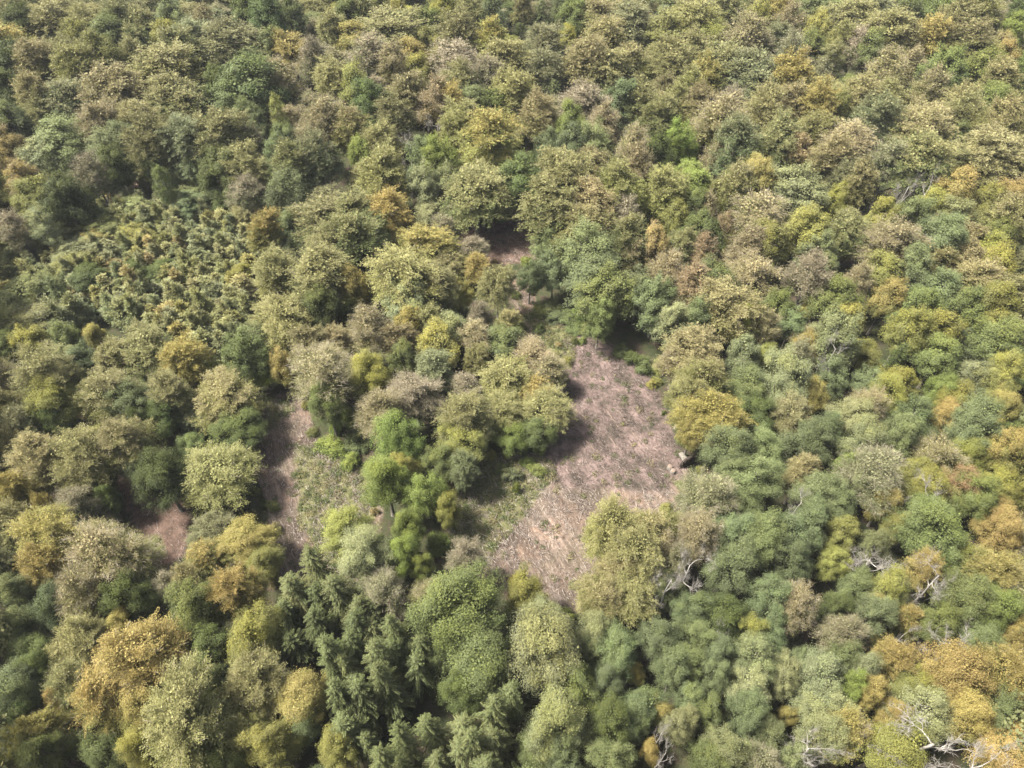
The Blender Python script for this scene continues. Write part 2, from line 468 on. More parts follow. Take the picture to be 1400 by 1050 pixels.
T[465, 0] = """30 40 120 Kd;90 40 110 Bo;210 120 260 Bo;340 160 100 Ko;240 40 70 Ky;40 140 130 KY;130 220 170 Xp;210 260 120 Xt;300 220 110 KY;300 290 100 Ko;420 40 110 Ky;350 80 130 Kd;400 210 70 Ky;480 150 140 Bo;470 230 170 Xp;620 170 120 BY;660 240 180 By;620 60 120 Kg;540 70 100 Bo;740 30 70 BY;810 60 105 Sd;880 50 70 Sg;720 140 90 Sd;810 160 90 Ag;850 190 140 Bg;920 150 70 KY;960 60 110 Km;1060 70 170 Bt;1170 100 180 Bg;1190 30 150 Bt;1330 30 130 Kg;1330 130 160 By;1060 170 180 Bt;1000 240 150 Bt;1090 270 150 Bo;1200 250 120 Bt;1330 250 150 Bo;830 270 140 Bg;590 310 120 Xp;490 320 130 Bo;700 360 150 By;620 420 120 Kd;540 420 100 Ag;450 400 110 BY;380 410 140 Xt;250 380 130 BY;60 330 130 Ko;130 420 140 Kd;60 530 120 Bt;210 490 120 Bo;160 570 130 By;90 620 90 Ab;270 600 100 D;400 530 100 D;500 500 160 BY;600 570 210 BY;420 620 120 Ab;330 640 110 Ag;190 700 170 By;330 740 110 As;345 760 80 D;420 740 90 As;550 760 240 Bo;740 700 160 Km;850 580 100 Ag;790 460 130 Bt;870 370 75 Sg;990 390 160 Xp;940 500 120 Km;860 500 90 Ko;1060 510 130 Xt;1130 390 120 Ag;1210 420 130 Bo;1300 460 120 Bo;1320 350 90 BY;1370 420 90 By;1200 590 150 Xt;950 600 120 Kg;1030 600 130 Ag;1370 600 90 Kb;890 720 200 Bo;1040 690 120 Bt;1130 750 150 By;1200 690 130 Xt;1290 620 120 Kd;880 830 200 Bo;1000 830 160 Bt;980 920 180 Bt;1140 850 110 Xp;1310 760 170 By;1180 960 140 Bo;1300 990 110 KY;1370 880 100 Ko;1390 720 70 Ab;830 970 130 Ag;1000 1010 190 Ag;1200 1020 110 Xt;60 850 180 Bo;170 850 170 BY;90 960 200 Bo;330 1000 230 BY;430 930 110 Xp;530 1000 130 Xp;560 900 60 Hd;650 890 60 Hm"""
T[930, 0] = """60 90 190 By;60 20 90 Bt;200 30 120 Bo;320 50 110 Ky;380 30 110 KY;430 45 80 BO;330 100 100 Ko;440 90 110 Xt;570 40 150 Ag;550 110 90 Ky;680 60 200 Bo;790 30 150 Bg;900 40 110 Kg;980 30 110 Kd;1060 40 150 Km;1120 80 150 Bo;1210 50 130 By;1280 30 80 Xp;1360 120 90 Ab;1370 40 90 Kd;260 170 170 Xt;110 150 150 Ko;60 190 120 Bo;370 180 100 Bg;470 220 130 Xs;550 170 100 Km;640 230 90 Ps;650 160 100 BO;720 170 110 Xp;860 120 220 By;790 190 120 Km;1020 140 140 BY;910 190 90 Bt;840 270 160 Xt;940 260 110 Xt;1180 150 170 BY;1320 170 80 KY;1320 230 110 KO;1080 280 150 Km;1010 350 130 Xt;1220 260 140 Km;1300 340 140 Bt;1290 420 160 Km;1390 340 60 Kd;180 270 180 Bo;300 310 200 Bg;110 310 120 BY;440 320 150 BY;30 370 110 By;80 420 140 Bt;180 430 110 Xp;170 490 180 Xt;350 470 170 BO;450 440 120 Bt;530 450 160 BO;640 440 120 Ko;740 400 150 Bt;830 400 120 BO;790 470 150 Bg;920 440 90 Bt;980 520 240 Bt;1110 480 130 Bo;1130 420 170 By;1250 440 90 Bt;1300 490 130 Bt;1390 490 90 Bt;1200 540 90 BO;1120 560 100 Km;1290 610 200 Bt;1180 630 100 KO;1120 670 110 Bo;540 560 130 By;400 570 180 Bo;700 570 200 Xt;860 660 130 Xs;960 640 200 Bo;620 650 150 Bt;480 640 110 Bt;330 710 140 KY;200 750 150 Bt;220 610 170 Bg;150 640 100 Xt;30 580 100 Ab;60 730 150 Ab;490 770 200 As;640 810 90 KY;560 690 70 Kb;740 740 120 Bt;670 730 100 Bg;930 770 100 D;1010 750 110 D;1045 700 75 Py;1130 770 150 KO;1010 850 120 KY;1230 820 100 KO;1340 790 120 KO;920 880 140 Ag;820 890 120 Ko;1120 890 130 As;1310 880 140 Bt;1270 960 120 Km;1370 940 80 Ky;1010 940 90 Xt;1060 980 150 Ag;1160 980 120 Bt;340 880 210 Xt;360 980 150 Ko;530 920 180 Ky;700 940 150 Bo;870 990 180 Xt;670 1010 70 Ky;550 1020 120 Ag;100 930 160 Km;110 840 90 Xt;190 910 80 Xr;30 980 110 Bo;190 1000 50 Hy;110 1020 100 Xr;270 1010 130 Xt;1260 1030 110 Ky;50 840 100 Km"""
T[0, 350] = """360 80 130 Kd;280 30 110 Ay;230 140 90 Sd;100 140 180 Kg;60 220 150 Ks;160 240 180 Ks;1110 60 150 By;1310 80 200 Bo;1300 190 130 Kd;1150 250 190 By;1250 350 130 Bt;1310 450 250 Xt;990 390 150 Am;1070 460 130 Kb;1140 440 110 KO;1330 600 130 Km;620 240 70 Ly;510 200 60 Ly;370 320 100 KY;480 390 150 Bo;620 390 190 Bo;760 410 160 BY;850 470 120 Ko;250 330 110 Kg;120 350 140 Ky;40 350 100 Km;330 420 120 Kg;170 480 220 Bo;200 600 190 Ko;20 470 90 Bo;400 540 190 Bt;540 590 170 Ag;680 550 160 Bo;650 640 130 Kd;920 580 230 Bt;800 640 120 Bs;780 760 110 Km;960 690 180 Kd;480 740 200 Bt;570 660 90 Kd;30 600 120 Bt;110 680 150 Bg;50 760 120 Bo;220 670 120 Kd;300 830 220 By;150 830 200 Bt;60 960 190 BY;410 880 120 Kd;640 890 250 Kd;560 830 110 Bs;890 890 320 By;310 1000 170 Xp;180 1020 100 BY;430 990 90 Kd;1360 690 70 Hb;1340 770 120 Hb;470 60 90 Lt;550 60 90 Kd;660 50 100 Kd;940 110 60 Ly;980 60 80 Ko"""
T[465, 350] = """60 110 110 KY;30 200 80 Kd;240 60 230 By;250 160 170 Ks;400 100 170 Bo;490 150 110 KY;560 50 120 BY;640 120 150 Bo;450 30 150 Bt;270 240 110 KY;360 250 120 Bo;460 260 130 Ks;390 350 170 Ky;570 230 90 Xp;560 310 130 Xt;110 280 160 Xt;240 320 120 Bt;690 270 90 Bt;680 350 150 Kg;570 420 90 By;790 390 160 Xt;690 480 190 By;840 460 130 Xt;790 550 150 BY;840 610 200 By;650 610 170 By;690 700 150 Kb;820 700 130 Km;520 530 120 Xp;510 650 200 Bo;480 740 180 Ko;390 450 150 Bs;260 420 110 Km;110 470 160 Ky;300 550 190 Xp;190 630 180 Xt;250 730 180 Kb;50 650 100 Hb;500 850 110 Bs;400 830 130 Km;70 750 110 Hg;40 830 80 Hb;180 910 190 Kb;260 880 120 Ky;340 950 150 Ab;430 930 65 HO;440 1010 100 Ky;500 920 70 Hm;770 80 100 Ag;870 50 110 Ag;960 50 100 Ag;1050 90 190 Ag;1110 150 190 Am;1060 240 110 Am;1220 110 110 Ag;1290 170 140 Ag;1350 270 120 As;1020 290 90 Hm;860 200 110 Hg;810 220 90 Hm;930 250 90 Hm;990 240 90 Hb;880 250 80 Hg;960 290 80 Hm;1150 380 70 Hm;1200 410 80 Hd;1240 440 80 Hm;1330 60 140 Xt;1300 440 70 Hy;760 830 60 Hb;800 860 70 Hm;700 880 80 Hg;690 900 60 Hd;715 935 36 Hb;620 800 40 Hy;660 860 60 Hm"""
T[930, 350] = """30 100 140 Xr;150 90 150 Km;300 70 180 Xt;220 200 220 Bt;80 260 140 Ag;230 270 110 Ko;400 200 110 Km;460 260 100 Ag;520 200 60 KY;520 80 130 Xp;590 30 90 Kg;620 140 160 Km;680 240 150 Ky;720 100 110 Xt;845 165 115 KO;840 70 140 Ko;950 50 130 Ag;1050 30 110 Bt;1150 20 110 Bt;1260 35 160 Ky;1390 110 60 KY;990 190 160 Km;1070 120 140 Ag;1210 110 150 Bt;1330 150 150 Bo;1300 200 150 Ko;920 300 160 Ko;1040 290 180 Ko;1060 400 160 Km;1170 200 150 Km;1270 270 130 Ky;1320 340 170 Km;1230 360 110 Kg;640 330 190 Ag;625 380 100 D;350 280 110 Xy;255 405 140 Ks;430 470 200 Ks;510 350 100 KY;500 400 110 Xs;60 390 200 Bt;-10 400 120 Xt;90 540 180 Bt;20 560 140 By;130 620 210 BY;55 690 120 KY;280 540 170 Kg;300 650 150 Kd;440 640 140 Bt;640 480 110 Ag;760 500 110 Ag;750 580 130 Xt;690 650 160 As;770 730 180 Ks;580 700 120 Ag;490 750 170 Ag;350 760 150 Ag;230 790 180 Kg;200 880 130 Ag;330 900 170 Ag;680 850 120 Kb;800 890 220 Xs;700 930 110 As;940 660 160 Ag;900 740 150 Ag;900 500 140 Ko;870 560 150 Ko;1060 530 110 Kb;860 430 110 Sd;1200 470 140 Ks;1340 480 150 Ko;1110 590 140 Ko;1100 650 130 KO;1190 680 200 Kg;1330 610 120 KY;1390 660 80 Kg;1335 770 150 KO;1180 790 150 Ko;1250 790 90 Ko;1060 820 170 Xt;940 860 130 Ky;1140 930 150 Kr;1010 940 150 Ky;1290 920 150 Ko;1380 940 90 Ko;1220 980 160 Km;490 890 120 Bt;460 980 110 D;590 950 140 Ag;570 1010 150 Ag;650 1020 140 Ag;840 1000 120 KY;1010 990 120 D;1280 1030 110 KO;100 960 200 Xs;260 1010 150 Ag"""
T[0, 700] = """160 80 270 BY;470 160 310 Xt;160 220 190 BO;320 310 220 Xt;510 350 200 Kd;20 230 120 Bg;60 330 180 Kg;210 380 180 Kg;60 470 160 Kg;300 520 200 By;470 470 130 KY;110 580 160 Km;140 660 140 Km;300 680 180 Bo;250 750 100 KO;80 700 200 Kg;100 800 120 Kd;160 880 160 BY;40 950 150 Ky;180 980 170 Km;850 70 180 Bg;1000 120 200 KY;840 190 180 BO;1080 200 130 Ko;960 320 220 BO;660 310 130 Xp;760 290 150 Bt;780 400 230 Km;1030 480 220 Ko;1060 570 150 Kg;610 590 290 BO;860 570 200 Kd;840 690 180 Kg;440 730 220 BO;550 800 190 KY;740 870 330 By;600 970 160 Ky;430 960 170 Km;1060 710 230 By;1040 870 170 By;1240 740 210 KY;1210 850 150 Kg;1130 950 190 Yy;1290 960 100 D;1370 990 150 Ky;900 1020 160 Km;1290 230 130 Ss;1210 310 120 Ss;1290 370 120 Sg;1370 330 120 Ss;1170 410 110 Sg;1300 460 125 Sg;1230 520 115 Sg;1370 560 120 Sg;1350 650 110 Sg;1380 760 110 Sg;1390 850 100 Sg"""
T[465, 700] = """40 70 170 Ay;130 160 210 As;230 160 140 Kb;290 50 120 Kb;400 120 110 Hb;320 200 100 Kb;190 310 170 Xs;340 330 150 Xt;500 160 120 Xp;510 380 330 Km;560 590 290 Km;420 520 180 Kd;520 720 170 Kd;770 325 160 Ky;850 440 180 Ks;790 530 300 Ks;940 680 200 Km;910 820 250 Ks;790 930 160 Km;910 970 150 Kg;1110 80 210 By;1240 80 190 Bt;1200 180 210 By;1130 200 180 Bt;1060 340 190 Bt;1180 330 200 By;1340 50 120 By;1330 290 150 D;1030 490 150 As;1130 570 180 Ag;1090 690 130 Kg;1300 510 160 Ag;1370 640 130 Ag;1200 650 80 KY;1300 800 95 KY;1180 790 180 Kg;1210 850 110 Ag;1100 880 170 Kd;1180 920 80 D;1080 930 70 D;1310 900 80 D;1310 990 80 D;1270 960 80 KO;1100 1010 150 Ag;1380 850 100 As;70 400 120 Ss;70 480 120 Sg;150 510 125 Ss;230 470 115 Ss;60 560 110 Sg;140 600 120 Ss;230 570 115 Sg;330 540 105 Ss;300 650 120 Sg;180 680 125 Ss;60 680 120 Sg;90 770 130 Sg;200 770 120 Sg;60 870 145 Sg;110 940 115 Sg;260 930 95 Ss;370 890 110 Ss;180 1010 100 Ss;500 860 125 Ss;620 830 130 Ss;680 760 105 Sg;560 930 115 Ss;640 930 125 Ss;500 990 110 Ss;400 1030 120 Ss;580 1040 120 Ss;250 1040 75 Ss;130 420 115 Sg;20 620 110 Ss"""
T[930, 700] = """-15 300 130 Ag;-60 170 120 Xt;60 380 140 Kg;-20 200 130 Xs;70 60 170 Xt;30 250 150 D;220 70 170 Ag;340 110 180 Ag;440 120 180 Ag;450 210 150 Ag;200 200 190 Ag;540 60 150 Ag;640 100 120 Ay;640 190 105 Ay;810 190 200 D;770 130 110 Ag;880 50 90 Ko;1050 70 240 Km;1310 40 160 KO;1140 160 150 Ko;990 200 130 BO;1060 260 180 D;1280 220 190 BY;1180 340 200 Km;1300 360 190 Km;870 310 150 Ko;710 310 130 Ag;620 370 110 Am;760 410 140 Ag;490 360 150 Xt;350 350 150 Ag;650 480 150 Xs;820 390 120 KO;920 450 110 BO;870 580 140 BO;930 490 80 D;1080 530 190 D;1100 650 230 KO;1200 540 130 Ag;1050 440 150 Km;1360 230 80 Km;1370 460 100 KO;1380 530 90 BO;1330 630 200 BO;170 400 190 Kd;290 470 120 Ky;70 490 140 Ag;170 470 80 D;200 530 70 D;40 400 70 D;170 570 140 Ag;380 520 120 Ag;310 590 160 As;420 660 130 As;270 710 150 As;480 580 100 Ag;550 540 100 D;660 570 140 Ag;580 680 200 As;720 640 110 As;600 780 170 As;690 730 100 Ab;780 720 110 KY;860 790 110 KO;1000 790 190 As;960 680 150 Ko;1180 840 190 KY;1310 790 150 Ag;1330 960 210 KO;980 950 360 D;1210 1000 200 D;600 920 160 As;570 960 190 D;680 920 180 BY;710 850 110 Xp;850 960 240 Ko;180 790 80 D;350 850 70 KO;430 830 80 KY;300 840 150 Ag;220 930 160 As;330 1000 150 Xs;100 1000 170 Km;470 1000 110 As;350 920 130 Ag;30 620 130 Ag;130 660 110 Ag;40 740 120 Kg;30 860 90 As;110 830 120 Kg;1390 850 70 Ky"""

C = dict(o=(0.14, 0.145, 0.046), t=(0.202, 0.176, 0.083), g=(0.1, 0.121, 0.056), d=(0.062, 0.08, 0.028), m=(0.094, 0.114, 0.042),
         y=(0.168, 0.173, 0.053), b=(0.122, 0.155, 0.043), Y=(0.235, 0.198, 0.063), O=(0.235, 0.185, 0.062), r=(0.2, 0.13, 0.07),
         p=(0.205, 0.178, 0.122), s=(0.148, 0.162, 0.08))
CN = dict(o='olive', t='tan', g='grey-green', d='dark green', m='mid-green', y='yellow-green', b='bright green', Y='golden', O='orange-gold',
          r='rusty', p='pinkish-grey', s='pale sage')
NAME = dict(B='beech_tree', K='oak_tree', A='ash_tree', X='thinning_tree', P='birch_tree', H='shrub', L='sapling', S='spruce_tree', D='dead_tree')
WORD = dict(B='domed tree', K='lumpy tree', A='feathery tree', X='thinly leaved tree', P='slender tree', H='shrub', L='young tree', S='conifer', D='dead bare tree')
CAT = dict(B='tree', K='tree', A='tree', X='tree', P='tree', H='shrub', L='young tree', S='conifer', D='dead tree')
GROUP = dict(B='domed woodland trees', K='lumpy-crowned woodland trees', A='feathery woodland trees', X='thinly leaved woodland trees', P='slender woodland trees',
             H='shrubs at the clearing edges', L='young trees of the plantation', S='conifers in the wood', D='dead trees among the canopy')

# ------------------------------------------------------------------ open ground (pixel outlines of bare ground seen in the photograph)
P_MAIN = [(770, 462), (815, 462), (850, 478), (885, 508), (903, 545), (922, 595), (942, 632), (935, 665), (900, 700), (875, 745), (835, 800), (800, 840),
          (750, 825), (700, 800), (650, 790), (622, 752), (608, 715), (625, 660), (660, 628), (735, 618), (752, 590), (762, 545), (768, 500)]
V_MAIN = [(775, 470), (815, 465), (880, 510), (900, 560), (915, 600), (935, 640), (905, 665), (850, 690), (820, 720), (805, 800), (790, 825), (750, 790), (680, 760), (680, 700), (720, 680), (758, 620), (768, 540)]
P_NECK = [(690, 385), (722, 380), (735, 425), (790, 458), (775, 480), (740, 462), (705, 430)]
P_TOP = [(612, 330), (655, 306), (690, 300), (735, 300), (738, 352), (725, 362), (640, 358)]
P_STRIP = [(384, 535), (420, 540), (432, 600), (478, 632), (522, 690), (512, 740), (500, 800), (440, 830), (380, 800), (368, 700), (348, 640), (343, 605), (362, 560)]
P_LEFT = [(148, 652), (195, 638), (225, 668), (262, 690), (256, 765), (215, 780), (186, 720)]
P_GAP = [(545, 940), (612, 925), (640, 985), (600, 1010), (530, 1000)]
P_CORN = [(85, 985), (125, 980), (135, 1040), (85, 1050)]
P_FAR = [(165, 225), (205, 240), (205, 262), (170, 255)]
P_DARK = [(1030, 400), (1065, 395), (1055, 430), (1035, 425)]
VISIBLE = [V_MAIN, P_NECK, P_TOP, P_STRIP, P_LEFT, P_GAP, P_CORN, P_FAR]
P_YOUNG = [(-40, 320), (60, 300), (120, 285), (215, 238), (330, 262), (342, 300), (338, 420), (320, 470), (270, 475), (200, 440), (140, 420), (95, 440), (-40, 440)]


def inside(px, py, poly):
    c = False
    j = len(poly) - 1
    for i in range(len(poly)):
        xi, yi = poly[i]; xj, yj = poly[j]
        if (yi > py) != (yj > py) and px < (xj - xi) * (py - yi) / (yj - yi) + xi:
            c = not c
        j = i
    return c


def in_open(px, py):
    return any(inside(px, py, q) for q in VISIBLE)


# ------------------------------------------------------------------ placing
trees = []      # dicts: sp, col, x, y, r, h, px, py, w


def add_tree(sp, col, px, py, wpx, hscale=1.0, listed=True):
    h = BASE_H[sp] * hscale
    if sp in 'BKAX':
        for _ in range(2):
            dep = back(px, py, h * CROWNC[sp])[2]
            h = BASE_H[sp] * hscale * (0.48 + 0.52 * min(1.12, 0.5 * wpx * dep / FPX / BASE_R[sp]))
    x, y, dep = back(px, py, h * CROWNC[sp])
    r = 0.5 * wpx * dep / FPX
    trees.append(dict(sp=sp, col=col, x=x, y=y, r=r, h=h, px=px, py=py, w=wpx, listed=listed, dep=dep))


for (ox, oy), txt in T.items():
    for ent in txt.split(';'):
        a = ent.split()
        code = a[3]
        px, py, w = ox + float(a[0]) / 2.9787, oy + float(a[1]) / 2.9787, float(a[2]) / 2.9787
        sp = code[0]
        if sp == 'Y':
            sp, code = 'K', 'Ky'
        col = code[1] if len(code) > 1 else 'p'
        hs = random.uniform(0.9, 1.1) * 0.86
        if sp == 'S':
            hs *= random.uniform(0.6, 0.9); w *= random.uniform(1.15, 1.5)
        if sp in 'KAB' and inside(px, py, P_YOUNG):
            hs *= 0.5
        elif sp in 'KA' and w < 28 and py > 300:
            hs *= 0.75
        if sp == 'D':
            hs *= 0.95 if w < 30 else 1.18 if w < 90 else 1.2
        if sp in 'BKAX':
            w *= 1.2
        if sp == 'D' and w < 34 and (int(px) + int(py)) % 2:
            continue
        if 560 < px < 790 and 430 < py < 640:
            hs *= 0.66 if px > 690 else 0.82
        if 240 < px < 378 and 500 < py < 780:
            hs *= 0.64
        if 560 < px < 675 and 290 < py < 370:
            hs *= 0.75
        if 575 < px < 790 and 285 < py < 430:
            w *= 0.8; hs *= 0.9
        if px < 330 and 630 < py < 830:
            w *= 0.84
        if sp == 'A':
            w *= 1.08
        if py < 350 and col in 'YO' and random.random() < 0.4:
            col = random.choice('yt')
        if py < 255 and sp in 'BKAX' and not inside(px, py, P_YOUNG):
            hs *= 1.1
        if py < 420 and sp in 'BKAX':
            w *= 1.12
        add_tree(sp, col, px, py, w, hs)

# the same tree listed twice where two enlargements meet
keep = []
for t in trees:
    if not any(abs(t['px'] - k['px']) < 7 and abs(t['py'] - k['py']) < 7 for k in keep):
        keep.append(t)
trees = keep
LISTED = list(trees)
lp = np.array([(t['px'], t['py']) for t in LISTED])

# saplings of the plantation
gx = np.random.default_rng(21)
for _ in range(3200):
    if sum(1 for t in trees if t['sp'] == 'L') > 297:
        break
    px, py = gx.uniform(0, 342), gx.uniform(240, 475)
    if not inside(px, py, P_YOUNG):
        continue
    hs = gx.uniform(0.6, 1.3)
    x, y, dep = back(px, py, 7.8 * hs * 0.55)
    r = gx.uniform(1.7, 2.8)
    ok = True
    for t in trees:
        dd = (x - t['x']) ** 2 + (y - t['y']) ** 2
        if dd < (0.43 * (r + min(t['r'], 4.2))) ** 2:
            ok = False; break
    if ok:
        col = gx.choice(list('gstmo'), p=[.44, .28, .08, .08, .12])
        trees.append(dict(sp='L', col=str(col), x=x, y=y, r=r, h=7.8 * hs, px=px, py=py, w=2 * r * FPX / dep, listed=False, dep=dep))

# everything between the listed crowns
gf = np.random.default_rng(11)
cand = []
yy = 2.0
while yy < 330:
    half = 0.80 * (yy * CP + 95 * SP) + 20
    xx = -half
    while xx < half:
        cand.append((xx + gf.uniform(-2, 2), yy + gf.uniform(-2, 2)))
        xx += 4.2
    yy += 4.0
gf.shuffle(cand)
TX = [t['x'] for t in trees]; TY = [t['y'] for t in trees]; TR = [t['r'] for t in trees]
AX, AY, AR = np.array(TX), np.array(TY), np.array(TR) + np.array([1.5 if t['sp'] == 'D' else 0.0 for t in trees])
n_fill = 0
caps = {}
for t in trees:
    caps[t['sp']] = caps.get(t['sp'], 0) + 1
print(caps)
for x, y in cand:
    h0 = 20.0
    px, py, dep = proj(x, y, 0.7 * h0)
    if not (-45 < px < 1445 and -28 < py < 1105):
        continue
    gpx, gpy, _ = proj(x, y, 0)
    if in_open(gpx, gpy) or inside(gpx, gpy, P_MAIN) or inside(px, py, P_YOUNG) or inside(gpx, gpy, P_YOUNG):
        continue
    dd = (lp[:, 0] - px) ** 2 + (lp[:, 1] - py) ** 2
    o = np.argsort(dd)[:4]
    ref = LISTED[int(o[gf.integers(0, 4)])]
    if LISTED[int(o[0])]['sp'] == 'S':
        ref = LISTED[int(o[0])]
    sp, col = ref['sp'], ref['col']
    if sp == 'S' and py < 700:
        sp = 'K'
    if sp in 'DHLP':
        sp, col = 'A', 'g'
    if sp == 'X' and gf.random() < 0.4:
        sp = 'B'
    if col in 'YO' and gf.random() < 0.72:
        col = gf.choice(list('omyo'))
    if gf.random() < 0.3:
        col = gf.choice(list('odgmd'))
    if sp == 'A' and col in 'yot':
        col = gf.choice(list('gsm'))
    if 490 < px < 650 and 590 < py < 770 and sp != 'S':
        col = gf.choice(list('ybyb'))
    r = gf.uniform(3.6, 5.6) * (1.25 if py < 420 else 1) if sp != 'S' else gf.uniform(3.0, 3.8)
    if sp == 'A':
        r *= gf.uniform(0.9, 1.3)
    if caps.get(sp, 0) >= 296:
        sp = min('BKAX', key=lambda q: caps.get(q, 0))
    d2 = np.hypot(AX - x, AY - y)
    if (d2 < (0.7 if py < 420 else 0.63) * (r + AR)).any():
        continue
    bad = False
    for dz in (0.35, 0.6, 0.85):
        for sx in (-0.8, 0, 0.8):
            qx, qy, _ = proj(x + sx * r, y, dz * h0)
            if in_open(qx, qy):
                bad = True
    if bad:
        continue
    hs = gf.uniform(0.46, 0.64) * (0.76 if sp == 'S' else 1)
    trees.append(dict(sp=sp, col=str(col), x=x, y=y, r=r, h=BASE_H[sp] * hs, px=px, py=py, w=2 * r * FPX / dep, listed=False, dep=dep))
    AX = np.append(AX, x); AY = np.append(AY, y); AR = np.append(AR, r)
    n_fill += 1
    caps[sp] = caps.get(sp, 0) + 1

# a fringe of low growth along the clearing edges
gs = np.random.default_rng(63)
for poly, step in ((P_MAIN, 3.4), (P_STRIP, 3.6), (P_TOP, 4.5), (P_NECK, 4.5)):
    gp = [back(a, b, 0)[:2] for a, b in poly]
    for i in range(len(gp)):
        a, b = np.array(gp[i]), np.array(gp[(i + 1) % len(gp)])
        m = max(1, int(np.linalg.norm(b - a) / step))
        for q in range(m):
            p = a + (b - a) * (q + gs.random()) / m + gs.normal(0, 0.9, 2)
            r = gs.uniform(0.6, 1.5)
            px, py, dep = proj(p[0], p[1], 0.8)
            if gs.random() < 0.2 or not (0 < px < 1400 and 0 < py < 1050):
                continue
            trees.append(dict(sp='H', col=str(gs.choice(list('mmdybot'))), x=p[0], y=p[1], r=r, h=2 * r * gs.uniform(0.6, 1.0), px=px, py=py, w=2 * r * FPX / dep, listed=False, dep=dep))

# ------------------------------------------------------------------ labels that single a tree out
def zone(px, py):
    if 560 < px < 1010 and 420 < py < 880:
        if px < 775 and py < 640: return 'in the clump beside the big clearing'
        if px > 860: return 'on the east rim of the big clearing'
        if py > 690: return 'on the near rim of the big clearing'
    if 300 < px < 560 and 500 < py < 800: return 'beside the narrow brown strip'
    if inside(px, py, P_YOUNG): return 'in the young plantation'
    if 560 < px < 800 and 250 < py < 420: return 'around the small upper clearing'
    v = 'top' if py < 175 else 'upper' if py < 400 else 'middle' if py < 650 else 'lower' if py < 880 else 'bottom'
    hz = 'far left' if px < 180 else 'left' if px < 420 else 'centre left' if px < 640 else 'centre' if px < 800 else 'centre right' if px < 1000 else 'right' if px < 1230 else 'far right'
    return 'at the %s, %s' % (v, hz) if v in ('top', 'bottom') else 'in the %s woods, %s' % (v, hz)


def size_word(t):
    if t['sp'] in 'HL':
        return 'low' if t['sp'] == 'H' else ('tall' if t['h'] > 8.5 else 'short')
    w = 2 * t['r']
    return 'small' if w < 7.5 else 'middling' if w < 10.5 else 'broad' if w < 14.5 else 'huge'


def desc(t):
    c = CN[t['col']] if t['sp'] != 'D' else 'whitish'
    return c + ' ' + WORD[t['sp']]


def art(s):
    return ('an ' if s[0] in 'aeiou' else 'a ') + s


def rel(t, o):
    dx, dy = t['px'] - o['px'], t['py'] - o['py']
    if abs(dx) > 1.6 * abs(dy):
        return 'right of' if dx > 0 else 'left of'
    if abs(dy) > 1.6 * abs(dx):
        return 'below' if dy > 0 else 'above'
    return ('below and ' if dy > 0 else 'above and ') + ('right of' if dx > 0 else 'left of')


def words_n(s):
    return len(s.replace(',', ' ').split())


trees.sort(key=lambda t: -t['w'])
pts = np.array([(t['px'], t['py']) for t in trees])
used = set()
for i, t in enumerate(trees):
    d = np.hypot(pts[:, 0] - t['px'], pts[:, 1] - t['py'])
    nb = [trees[int(k)] for k in np.argsort(d)[1:11]]
    head = size_word(t) + ' ' + desc(t)
    z = zone(t['px'], t['py'])
    cands = [head + ' ' + z]
    cands += ['%s %s %s, %s' % (head, rel(t, o), art(desc(o)), z) for o in nb[:5]]
    short = z.replace('in the ', '').replace('at the ', '')
    for a in range(6):
        for b in range(a + 1, 7):
            cands.append('%s %s %s, %s %s' % (head, rel(t, nb[a]), art(desc(nb[a])), rel(t, nb[b]), art(desc(nb[b]))))
            cands.append('%s between %s and %s, %s' % (head, art(desc(nb[a])), art(desc(nb[b])), short))
    cands = [c for c in cands if words_n(c) <= 16]
    lab = next((c for c in cands if c not in used), None)
    t['label'] = lab or cands[-1]
    used.add(t['label'])

# ------------------------------------------------------------------ building the trees
SECOND = dict(B=(0.212, 0.18, 0.095), X=(0.225, 0.195, 0.128))


def jitter(c, g, s=0.1):
    k = 1 + g.normal(0, s)
    return tuple(max(0.012, v * k * (1 + g.normal(0, 0.022))) for v in c)


def link(o):
    COL.objects.link(o)
    return o


def paint(o, sp, col, g):
    base = jitter(C[col], g)
    if sp == 'S':
        base = tuple(v * q for v, q in zip(base, (0.5, 0.5, 0.38)))
    elif sp == 'L':
        base = tuple(0.62 * v * 1.25 + 0.38 * q for v, q in zip(base, (0.16, 0.162, 0.088)))
    o.color = (*base, 1)
    if sp in 'BX':
        low = dict(t='o', p='m', O='o', Y='y', r='o', s='g').get(col, 'm' if col in 'ob' else col)
        sec = base if col in 'tpOYrs' else tuple(0.5 * b + 0.5 * q for b, q in zip(base, (0.215, 0.19, 0.095)))
        base = jitter(C[low], g)
        o.color = (*base, 1)
        if sp == 'X':
            sec = tuple(0.6 * b + 0.4 * q for b, q in zip(sec, (0.23, 0.196, 0.11)))
        turn = g.uniform(0.34, 0.66) if sp == 'B' else g.uniform(0.42, 0.74)
    elif sp in 'KA' and col in 'YOr':
        sec = base; base = jitter(C['o' if g.random() < 0.5 else 'y'], g); o.color = (*base, 1)
        turn = g.uniform(0.42, 0.72)
    elif sp == 'A':
        sec = tuple(b * q for b, q in zip(base, (1.28, 1.22, 1.05))); turn = g.uniform(0.15, 0.6)
    elif sp == 'K':
        sec = tuple(b * q for b, q in zip(base, (1.3, 1.18, 0.88))); turn = g.uniform(0.15, 0.5)
    elif sp == 'S':
        sec = (0.078, 0.088, 0.034); turn = g.uniform(0.15, 0.45)
    else:
        sec = tuple(b * q for b, q in zip(base, (1.3, 1.15, 0.95))); turn = g.uniform(0.1, 0.6)
    o['second_colour'] = [float(v) for v in sec]
    o['turning'] = float(turn)


